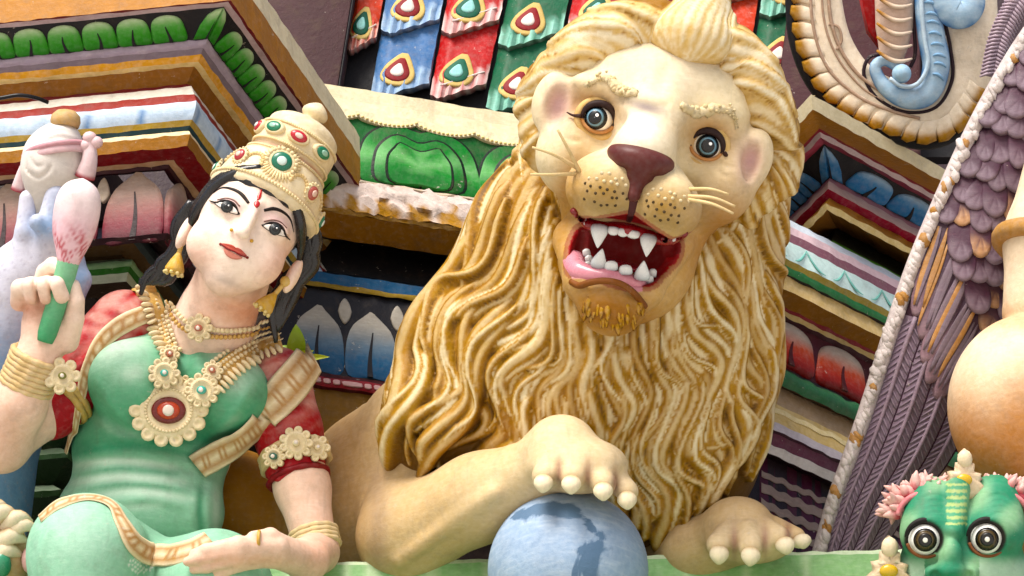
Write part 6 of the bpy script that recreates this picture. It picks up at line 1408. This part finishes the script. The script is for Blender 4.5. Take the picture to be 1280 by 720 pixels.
# ------------------------------------------------------------------ green bulging-eyed guardian head
def guardian():
    T = thing('guardian_head', 'green bulging eyed guardian head with pink curls and gold crest', 'statue', C(1205, 790, 230))
    F = Field((440, -420, 130), (650, -190, 340), 2.2); Z = 250
    F.add(p_ell(C(1203, 708, Z - 30), (74, 70, 60)), 0)
    for x, y in ((1163, 658), (1243, 656)): F.chain([C(x, y - 28, Z - 26), C(x, y + 8, Z)], [33, 36], 14)
    F.add(p_cone(C(1197, 612, Z - 6), C(1192, 664, Z + 26), 15, 11), 8); F.add(p_ell(C(1190, 664, Z + 30), (10, 9, 10)), 3); F.add(p_ell(C(1188, 694, Z + 34), (14, 20, 18)), 6); F.add(p_ell(C(1188, 712, Z + 38), (18, 12, 16)), 6)
    for x in (1168, 1210): F.add(p_ell(C(x, 716, Z + 30), (12, 10, 12)), 5)
    for x in (1168, 1212): F.cut(p_ell(C(x, 720, Z + 44), (6, 6, 10)), 3)
    for x, y in ((1155, 674), (1233, 673)): F.cut(p_ell(C(x, y, Z + 42), (24, 22, 26)), 6)
    for k in range(4):
        for x in (1163, 1243): F.emboss([(x - 26, 632 + k * 7), (x + 4, 618 + k * 7), (x + 32, 634 + k * 9)], -1.6, 2.2, Z)
    def colr(v, F_):
        p = pix(v); x, y = p[:, 0], p[:, 1]; c = np.tile(HC('#3c8767'), (len(v), 1)); c = lerp(c, HC('#bcdcae')[None], (sstep(-.2, 1, np.sin(x * .07 + 1) * np.sin(y * .07 + x * .03)) * .45)[:, None])
        m = sstep(690, 712, y) * (np.abs(x - 1190) > 34); c = lerp(c, HC('#cfe6d2')[None], (m * .7)[:, None])
        for cx, cy in ((1155, 674), (1233, 673)):
            d = np.hypot((x - cx), (y - cy) * 1.08); c = lerp(c, HC('#14100e')[None], (sstep(27, 23, d) * (y < cy + 18))[:, None])
        m = (np.abs(x - 1196) < 13) & (y < 656) & (y > 604); c[m] = lerp(c[m], np.where((np.sin(y[m] * .75) > 0)[:, None], HC('#c3cf8a'), HC('#5da07c')), .7); return np.clip(c, 0, 1)
    F.build('head', 'paint_smooth', T, color=colr)
    for cx, cy in ((1156, 674), (1233, 673)):
        c = C(cx, cy, Z + 16); r = 20; v, f = ellipsoid(c, (r, r, r), None, 28, 20); e = mesh('eye', v, f, 'paint_gloss', T, color=HC('#e6e6e0', 1))
        for ang, h, cl, nm in ((42, .5, HC('#15110f'), 'iris'), (32, .9, HC('#4a3a1c'), 'iris'), (22, 1.3, HC('#0c0a09'), 'pupil'), (8, 1.7, HC('#f0eee4'), 'glint')):
            a = np.linspace(math.radians(ang), 0, 6); v, f = lathe(np.stack([np.sin(a) * (r + h), np.cos(a) * (r + h)], 1), c, nrm(np.array((-.10, 0.02, 1))), 26); mesh(nm, v, f, 'paint_gloss', e, color=cl)
        a = np.linspace(.1, np.pi - .1, 24); P = c + np.stack([24 * np.cos(a), 22 * np.sin(a) + 1, 10 + 0 * a], 1); v, f, _, _ = tube(P, 3.0 * np.sin(np.linspace(.25, 2.9, 24)) + .5, 8); mesh('brow_line', v, f, 'paint_smooth', T, color=HC('#14100e'))
        a = np.linspace(np.pi + .2, 2 * np.pi - .2, 20); P = c + np.stack([22 * np.cos(a), 20 * np.sin(a), 11 + 0 * a], 1); v, f, _, _ = tube(P, 2.0, 8); mesh('lower_lid', v, f, 'paint_smooth', T, color=HC('#7a4a2c'))
    r = np.random.default_rng(4)
    # pink curls
    for cx, sg in ((1155, -1), (1254, 1)):
        mb = MB()
        for k in range(84):
            a = math.radians(r.uniform(10, 170) if sg > 0 else r.uniform(20, 185)); R = r.uniform(28, 44); c = C(cx + R * math.cos(a) * 1.05, 646 - R * math.sin(a), Z - 24 + r.uniform(-14, 14)); d = nrm(np.array((math.cos(a), math.sin(a), r.uniform(-.2, .5))))
            P = cr([c - d * 8, c + d * 3, c + d * r.uniform(9, 15) + r.normal(0, 4, 3)], 7); v, f, c_, tt = tube(P, r.uniform(4.5, 6.5) * np.array([.8, 1, 1.05, .95, .8, .5, .15]), 7); mb.add(v, f, lerp(HC('#b03a48'), HC('#e6bcb4'), sstep(.1, .8, tt + r.uniform(-.2, .3))[:, None]))
        for R in (33, 38, 43):
            a = np.radians(np.linspace(12, 170, 26)); P = C(cx + R * np.cos(a), 650 - R * np.sin(a), Z - 4 - (R - 33) * 1.5); v, f, _, _ = tube(P, 3.4, 8); mb.add(v, f, HC('#c05a64') if R == 38 else HC('#d3868a'))
        tag(mb.build('curls', 'paint', T), kind='stuff')
    # crest finial and side ornament
    def finial(px, py, w, sc, name):
        pts = [(-26, 22), (-30, 6), (-22, -2), (-24, -14), (-13, -16), (-12, -28), (-5, -30), (-8, -40), (0, -50), (9, -40), (6, -30), (14, -27), (14, -15), (25, -12), (22, 0), (31, 8), (26, 22), (0, 30)]
        o = np.vstack([lerp(np.array(pts[i]), np.array(pts[(i + 1) % len(pts)]), np.linspace(0, 1, 3)[:-1, None]) for i in range(len(pts))]) * sc; P = C(px + o[:, 0], py + o[:, 1], w); v, f, lev = dome(P, np.array((0, 0, 1.)), 13 * sc, back=16); o_ = mesh(name, v + rng.normal(0, .4, v.shape), f, 'paint', T, color=lerp(HC('#e9d7bb'), HC('#d8b28e'), rng.random((len(v), 1)) * .5))
        v, f = ellipsoid(C(px - 1, py - 2, w + 13 * sc), (12 * sc, 9 * sc, 6 * sc), None, 18, 10); mesh('gem', v, f, 'paint_gloss', o_, color=HC('#d6b04a'))
        v, f = ellipsoid(C(px, py - 34 * sc, w + 8 * sc), (11 * sc, 14 * sc, 9 * sc), None, 14, 10); mesh('leaf_tip', v, f, 'paint', o_, color=HC('#ead8ba'))
    finial(1206, 602, Z - 14, .82, 'crest'); finial(1112, 716, Z - 10, .92, 'side_crest')
    v, f = lathe([(60, -60), (66, 0), (60, 60)], C(1205, 790, Z - 34), UP, 24); mesh('neck', v, f, 'paint_smooth', T, color=HC('#4f9c7c'))
guardian()

# ------------------------------------------------------------------ scroll ornament
def scroll():
    T = thing('scroll_ornament', 'big cream plaster scroll with a blue curl inside, above the blue petal cornice', 'ornament', C(1130, 175, -260)); r = np.random.default_rng(6); Wd = -262
    nv = np.array((0, 0, 1.)); CR = HC('#f2e3cd', .92)
    def band(pts, wid, w, name, colr, flat=.35, n=60, par=T, mat='paint'):
        P = cr([C(x, y, w) for x, y in pts], n); wd = np.interp(np.linspace(0, 1, n), np.linspace(0, 1, len(wid)), wid); v, f, c_, tt = tube(P, wd, 14, up=nv, flat=flat); cc = colr(c_, tt) if callable(colr) else colr; return mesh(name, v, f, mat, par, color=cc), P
    ring = [(1018, -60), (1024, 10), (1036, 60), (1062, 102), (1100, 128), (1142, 140), (1180, 132), (1206, 104), (1214, 60), (1216, -60)]
    plate, _ = band(ring, [32, 32, 34, 36, 36, 36, 34, 30], Wd, 'plate', CR * .96, flat=.45)
    # scalloped rim blocks: cream face, ochre outer flank
    out = cr([(992, -40), (993, 10), (999, 56), (1020, 104), (1054, 136), (1104, 160), (1150, 176), (1190, 168), (1216, 140), (1236, 100)], 400); L = np.r_[0, np.cumsum(np.linalg.norm(np.diff(out, axis=0), axis=1))]
    s = 0.0; k = 0
    while s < L[-1] - 26:
        ln = r.uniform(19, 27); i0, i1 = np.searchsorted(L, s + 1), np.searchsorted(L, s + ln - 1); a, b = out[i0], out[i1]; d = (b - a) / np.linalg.norm(b - a); nn = np.array((d[1], -d[0])); 
        if (nn @ (np.array((1110, 40)) - a)) < 0: nn = -nn
        qq = [a - nn * 4, a + nn * 8, a + nn * 24 + d * 6, b + nn * 27 + d * 5, b + nn * 10, b - nn * 1 , (a + b) / 2 - nn * 6]; o = np.vstack([lerp(np.array(qq[i]), np.array(qq[(i + 1) % 7]), np.linspace(0, 1, 4)[:-1, None]) for i in range(7)]); P = C(o[:, 0], o[:, 1], Wd + 6); v, f, lev = dome(P, nv, 11, levels=((1, 0), (1, .55), (.9, .85), (.7, .95), (.4, 1.0)), back=24)
        outer = ((pix(v) - (a + b) / 2) @ nn); mesh('scallop', v, f, 'paint', T, color=lerp(HC('#a87a2e'), CR, sstep(2, 14, outer)[:, None])); s += ln
    # incised inner lines as raised ribs
    for pts, rr in (([(1012, -40), (1016, 30), (1034, 84), (1072, 120), (1112, 138), (1150, 148)], 2.4), ([(1034, -40), (1038, 20), (1050, 60), (1072, 92), (1098, 112)], 2.6), ([(1026, -40), (1030, 24), (1046, 70), (1076, 108), (1104, 126)], 1.6), ([(1036, 30), (1048, 34), (1052, 50), (1046, 62)], 2.0)):
        P = cr([C(x, y, Wd + 16) for x, y in pts], 40); v, f, _, _ = tube(P, rr, 7); mesh('rib', v, f, 'paint', T, color=HC('#b59a86'))
    # striped column of the scroll's throat
    colm, P = band([(1118, -60), (1118, 0), (1117, 50), (1112, 84)], [26, 27, 25, 14], Wd + 14, 'throat', HC('#d9c0b0'), flat=.5)
    for y in range(-22, 80, 17):
        a = np.linspace(0, 1, 14); q = C(1096 + 44 * a, y + 8 * np.sin(a * 3.1) + 10 * a, Wd + 27 + 4 * np.sin(a * 3.1)); v, f, _, tt = tube(q, 3.2 * np.sin(np.linspace(.5, 2.7, 14)), 8); mesh('ridge', v, f, 'paint', T, color=lerp(HC('#a8762a'), HC('#e3d0bc'), sstep(.1, .5, tt)[:, None]))
    # blue curl
    def bcol(c_, tt): return lerp(HC('#4a7db4'), HC('#b4d0e6'), sstep(-.1, .9, c_ + .25 * np.sin(tt * 60))[:, None])
    curl, P = band([(1158, -60), (1158, 0), (1164, 44), (1170, 84), (1158, 116), (1130, 122), (1104, 106), (1094, 84), (1106, 76), (1122, 86), (1126, 98)], [14, 15, 16, 18, 19, 18, 17, 13, 9, 7, 5], Wd + 20, 'blue_curl', bcol, flat=.7, n=90)
    for rr, wo, cl in ((3.0, 26, HC('#c6dcec')), ):
        p2 = [(1152, -40), (1152, 10), (1156, 50), (1160, 80), (1148, 104), (1128, 108), (1112, 98)]; Pq = cr([C(x, y, Wd + 33) for x, y in p2], 50); v, f, _, _ = tube(Pq, rr, 8); mesh('rib', v, f, 'paint', curl, color=cl)
    for t_ in np.linspace(.04, .5, 12):
        i = int(t_ * 89); d = nrm(P[min(i + 1, 89)] - P[i - 1]); sd = np.cross(d, nv); q = np.array([P[i] + sd * u * 12 + d * (6 * u * u) + nv * (13 - 3 * u * u) for u in np.linspace(-1, .4, 8)]); v, f, _, _ = tube(q, [.8, 1.6, 2.2, 2.4, 2.4, 2.2, 1.6, .8], 7); mesh('ridge', v, f, 'paint', curl, color=HC('#8db4d6'))
    v, f = ellipsoid(C(1127, 92, Wd + 30), (13, 13, 11), None, 18, 12); mesh('curl_bud', v, f, 'paint', curl, color=HC('#a9c8de'))
    lobe, _ = band([(1172, -40), (1180, -4), (1192, 14), (1206, 14), (1214, 0), (1212, -30)], [16, 20, 22, 22, 18, 12], Wd + 26, 'blue_lobe', bcol, flat=.6)
    # black outline grooves painted round the blue curl
    for pts in ([(1142, -40), (1142, 20), (1144, 66), (1138, 84)], [(1176, -40), (1178, 10), (1188, 60), (1190, 100), (1170, 134), (1132, 140), (1096, 122), (1080, 94), (1086, 72), (1102, 68)]):
        Pq = cr([C(x, y, Wd + 15) for x, y in pts], 60); v, f, _, _ = tube(Pq, 2.6, 7); mesh('painted_outline', v, f, 'paint', T, color=HC('#2a1a22'))
    P = cr([C(x, y, Wd - 4) for x, y in out[::25]], 80); v, f, _, _ = tube(P + np.array((-3, -3, 0)), 9, 8); mesh('painted_outline', v, f, 'black', T)
    v, f, _ = fan_prism(C(np.array([1070, 1100, 1100, 1085]), np.array([-30, -30, 60, 40]), Wd - 60), nv, 8, back=20); mesh('red_panel', v, f, 'paint', T, color=HC('#a5121e'))
scroll()
# ------------------------------------------------------------------ blue figure's hand with a conch
def blue_figure():
    T = thing('blue_statue', 'pale blue statue arm with raised fingers, behind the lotus bud', 'statue', C(10, 640, -60))
    F = Field((-760, -330, -150), (-500, 150, 90), 3.0)
    F.chain([C(-40, 640, -60), C(-20, 520, -50), C(-6, 420, -40), C(30, 345, -14)], [80, 74, 62, 46], 20); F.add(p_ell(C(52, 325, 0), (40, 40, 28)), 16)
    for pts, r in (([(26, 330, 10), (32, 290, 18), (35, 248, 14)], (15, 13, 11)), ([(58, 320, 12), (62, 280, 30), (70, 244, 26)], (17, 16, 14)), ([(84, 320, 10), (66, 294, 34), (47, 278, 44)], (18, 13, 11)), ([(86, 330, 0), (98, 350, 6), (88, 390, 0)], (20, 16, 12))): F.chain([C(*p) for p in pts], r, 5, 12)
    def colr(v, F_):
        p = pix(v); x, y = p[:, 0], p[:, 1]; c = np.tile(HC('#d5d6e4'), (len(v), 1)); c = lerp(c, HC('#7da0c8')[None], (sstep(360, 470, y + .3 * x))[:, None]); m = np.exp(-(((x - 52) / 22) ** 2 + ((y - 284) / 16) ** 2)) + .6 * np.exp(-(((x - 72) / 14) ** 2 + ((y - 262) / 30) ** 2)) + np.exp(-(((x - 100) / 16) ** 2 + ((y - 345) / 30) ** 2)); c = lerp(c, HC('#7fa3cc')[None], np.clip(m * .8, 0, 1)[:, None]); st = sstep(.75, .95, np.sin(x * .5 + y * .9) * np.sin(x * .23 - y * .12)); return lerp(c, HC('#a8a4b8')[None], (st * .5)[:, None])
    F.build('body', 'paint_smooth', T, color=colr)
    K = thing('conch_shell', 'white conch shell tied with a pink ribbon, held in the blue hand', 'shell', C(66, 290, 10))
    F = Field((-640, 60, -70), (-490, 235, 80), 2.2); F.add(p_ell(C(66, 205, 4), (38, 46, 36), rot((0, 0, 1), -14)), 0); F.add(p_cone(C(60, 220, 6), C(48, 290, 0), 30, 9), 16); F.add(p_ell(C(76, 180, 2), (26, 28, 26)), 14)
    for k, (y, rr) in enumerate(((166, 24), (174, 28), (183, 32))): F.emboss([(80 - rr, y + 6), (76, y - 6), (80 + rr * .8, y)], 2.2, 3.0, 10)
    F.emboss([(34, 200), (36, 214), (50, 222), (62, 216), (68, 206)], -4, 2.2, 20); F.emboss([(40, 198), (48, 208), (58, 208)], -2.5, 2, 20)
    F.build('shell', 'paint_smooth', K, color=lambda v, f: lerp(HC('#e6dfd8'), HC('#b9b2a2'), sstep(190, 270, pix(v)[:, 1])[:, None] * .55))
    v, f = lathe([(17, -9), (19, -2), (18, 5), (12, 11), (4, 13), (.2, 13)], C(82, 150, 4), nrm(np.array((.05, .9, -.2))), 24); mesh('tip', v, f, 'paint', K, color=HC('#c9a878'))
    a = np.linspace(-.15, np.pi + .15, 30); P = C(70 - 40 * np.cos(a), 196 - 10 * np.sin(a) + 6 * np.cos(a), 4 + 36 * np.sin(a)); v, f, _, _ = tube(P, 5.5, 10, up=nrm(P - C(70, 200, 0)), flat=.5); mesh('ribbon', v, f, 'paint', K, color=HC('#d9b8bc')); v, f, _, _ = tube(P + (0, 7, 0), 3.5, 8); mesh('ribbon', v, f, 'paint', K, color=HC('#c99aa2'))
    for pts, r in (([(112, 178, 24), (112, 200, 26), (106, 222, 22)], (8, 10, 13)), ([(34, 200, 10), (28, 216, 6), (22, 238, 0)], (5, 7, 9))):
        P = cr([C(*p) for p in pts], 14); v, f, c_, tt = tube(P, np.interp(np.linspace(0, 1, 14), [0, .5, 1], r), 10); mesh('tassel', v, f, 'paint', K, color=lerp(HC('#ead2d4'), HC('#a02a38'), sstep(.82, .98, tt)[:, None]))
    for x, y in ((112, 172), (120, 178), (108, 182)): v, f = ellipsoid(C(x, y, 26), (9, 8, 8), None, 12, 8); mesh('ribbon_knot', v, f, 'paint', K, color=HC('#e2c4c6'))
blue_figure()

def corner_ornament():
    T = thing('leaf_ornament', 'cream and gold carved leaf ornament beside the knee of the woman', 'ornament', C(15, 760, 130)); r = np.random.default_rng(2)
    for k, (x0, y0, x1, y1, R) in enumerate(((-20, 660, 22, 645, 12), (0, 668, 40, 652, 11), (6, 676, 48, 662, 10), (-10, 690, 34, 676, 12), (-16, 712, 28, 694, 12), (-20, 640, 10, 636, 9))):
        P = cr([C(x0, y0, 140), C((x0 + x1) / 2, min(y0, y1) - 5, 158), C(x1, y1, 146)], 14); v, f, c_, tt = tube(P, R * np.sin(np.linspace(.5, 2.9, 14)), 10, up=(0, 0, 1), flat=.7); mesh('carved_leaf', v, f, 'paint', T, color=lerp(HC('#b58a4e'), HC('#ecdcc0'), sstep(-.1, .8, c_)[:, None]))
    v, f = ellipsoid(C(-4, 700, 128), (40, 58, 34), None, 22, 16); mesh('boss', v, f, 'paint', T, color=HC('#c9a982'))
    v, f = ellipsoid(C(36, 700, 150), (9, 16, 9), None, 14, 10); mesh('bud', v, f, 'paint', T, color=HC('#e0b4b0')); v, f = ellipsoid(C(2, 706, 160), (12, 16, 9), None, 14, 10); mesh('gem', v, f, 'paint_gloss', T, color=HC('#3f8a68'))
corner_ornament()

def sprig():
    T = thing('leaf_sprig', 'small green leafy sprig growing from the wall beside the hair of the woman', 'plant', C(372, 462, -70)); lm = paint('leaf_green', None, rough=.45, var=.15, dirt=.05, bump=.1, pits=0, spec=.4); L = HC('#8fae2a')
    def lf(a, b, wd, w0, w1, c):
        A, B = C(a[0], a[1], w0), C(b[0], b[1], w1); d = nrm(B - A); n = nrm(np.array((.2, .3, 1)) - d * (np.array((.2, .3, 1)) @ d)); s = np.cross(d, n); t = np.linspace(0, 1, 10); ln = np.linalg.norm(B - A); wv = wd * np.sin(np.pi * t ** .8) ** .8; mid = A + d * ln * t[:, None] + n * (6 * np.sin(t * 3.1))[:, None]
        V = np.vstack([mid + s * wv[:, None] + n * 3 * (wv / wd)[:, None], mid, mid - s * wv[:, None] + n * 3 * (wv / wd)[:, None]]); V = np.vstack([V, V - n * 1.0]); i = np.arange(2)[:, None]; j = np.arange(9)[None]; q = np.stack(np.broadcast_arrays(i * 10 + j, i * 10 + j + 1, (i + 1) * 10 + j + 1, (i + 1) * 10 + j), -1).reshape(-1, 4)
        mesh('leaf', V, [np.vstack([q, q[:, ::-1] + 30])], lm, T, color=c)
    lf((369, 450), (370, 405), 12, -60, -50, L); lf((370, 450), (392, 438), 6, -60, -44, HC('#b3c83a')); lf((370, 452), (412, 446), 5, -60, -40, HC('#c2d048')); lf((368, 448), (384, 458), 6, -60, -46, HC('#7fa024')); lf((366, 446), (352, 432), 6, -60, -60, HC('#8fae2a'))
    v, f, _, _ = tube(cr([C(360, 480, -110), C(366, 462, -70), C(369, 446, -60)], 10), 1.8, 7); mesh('stem', v, f, 'paint', T, color=HC('#6a7a2a'))
sprig()

def cable():
    P = cr([C(-30, 128, -128), C(4, 122, -126), C(24, 119, -126), C(44, 122, -130), C(60, 128, -140)], 24); v, f, _, _ = tube(P, 2.6, 8)
    o = mesh('cable', v, f, 'gloss_black'); tag(o, 'thin black cable lying along the cornice above the blue band', 'cable')
cable()
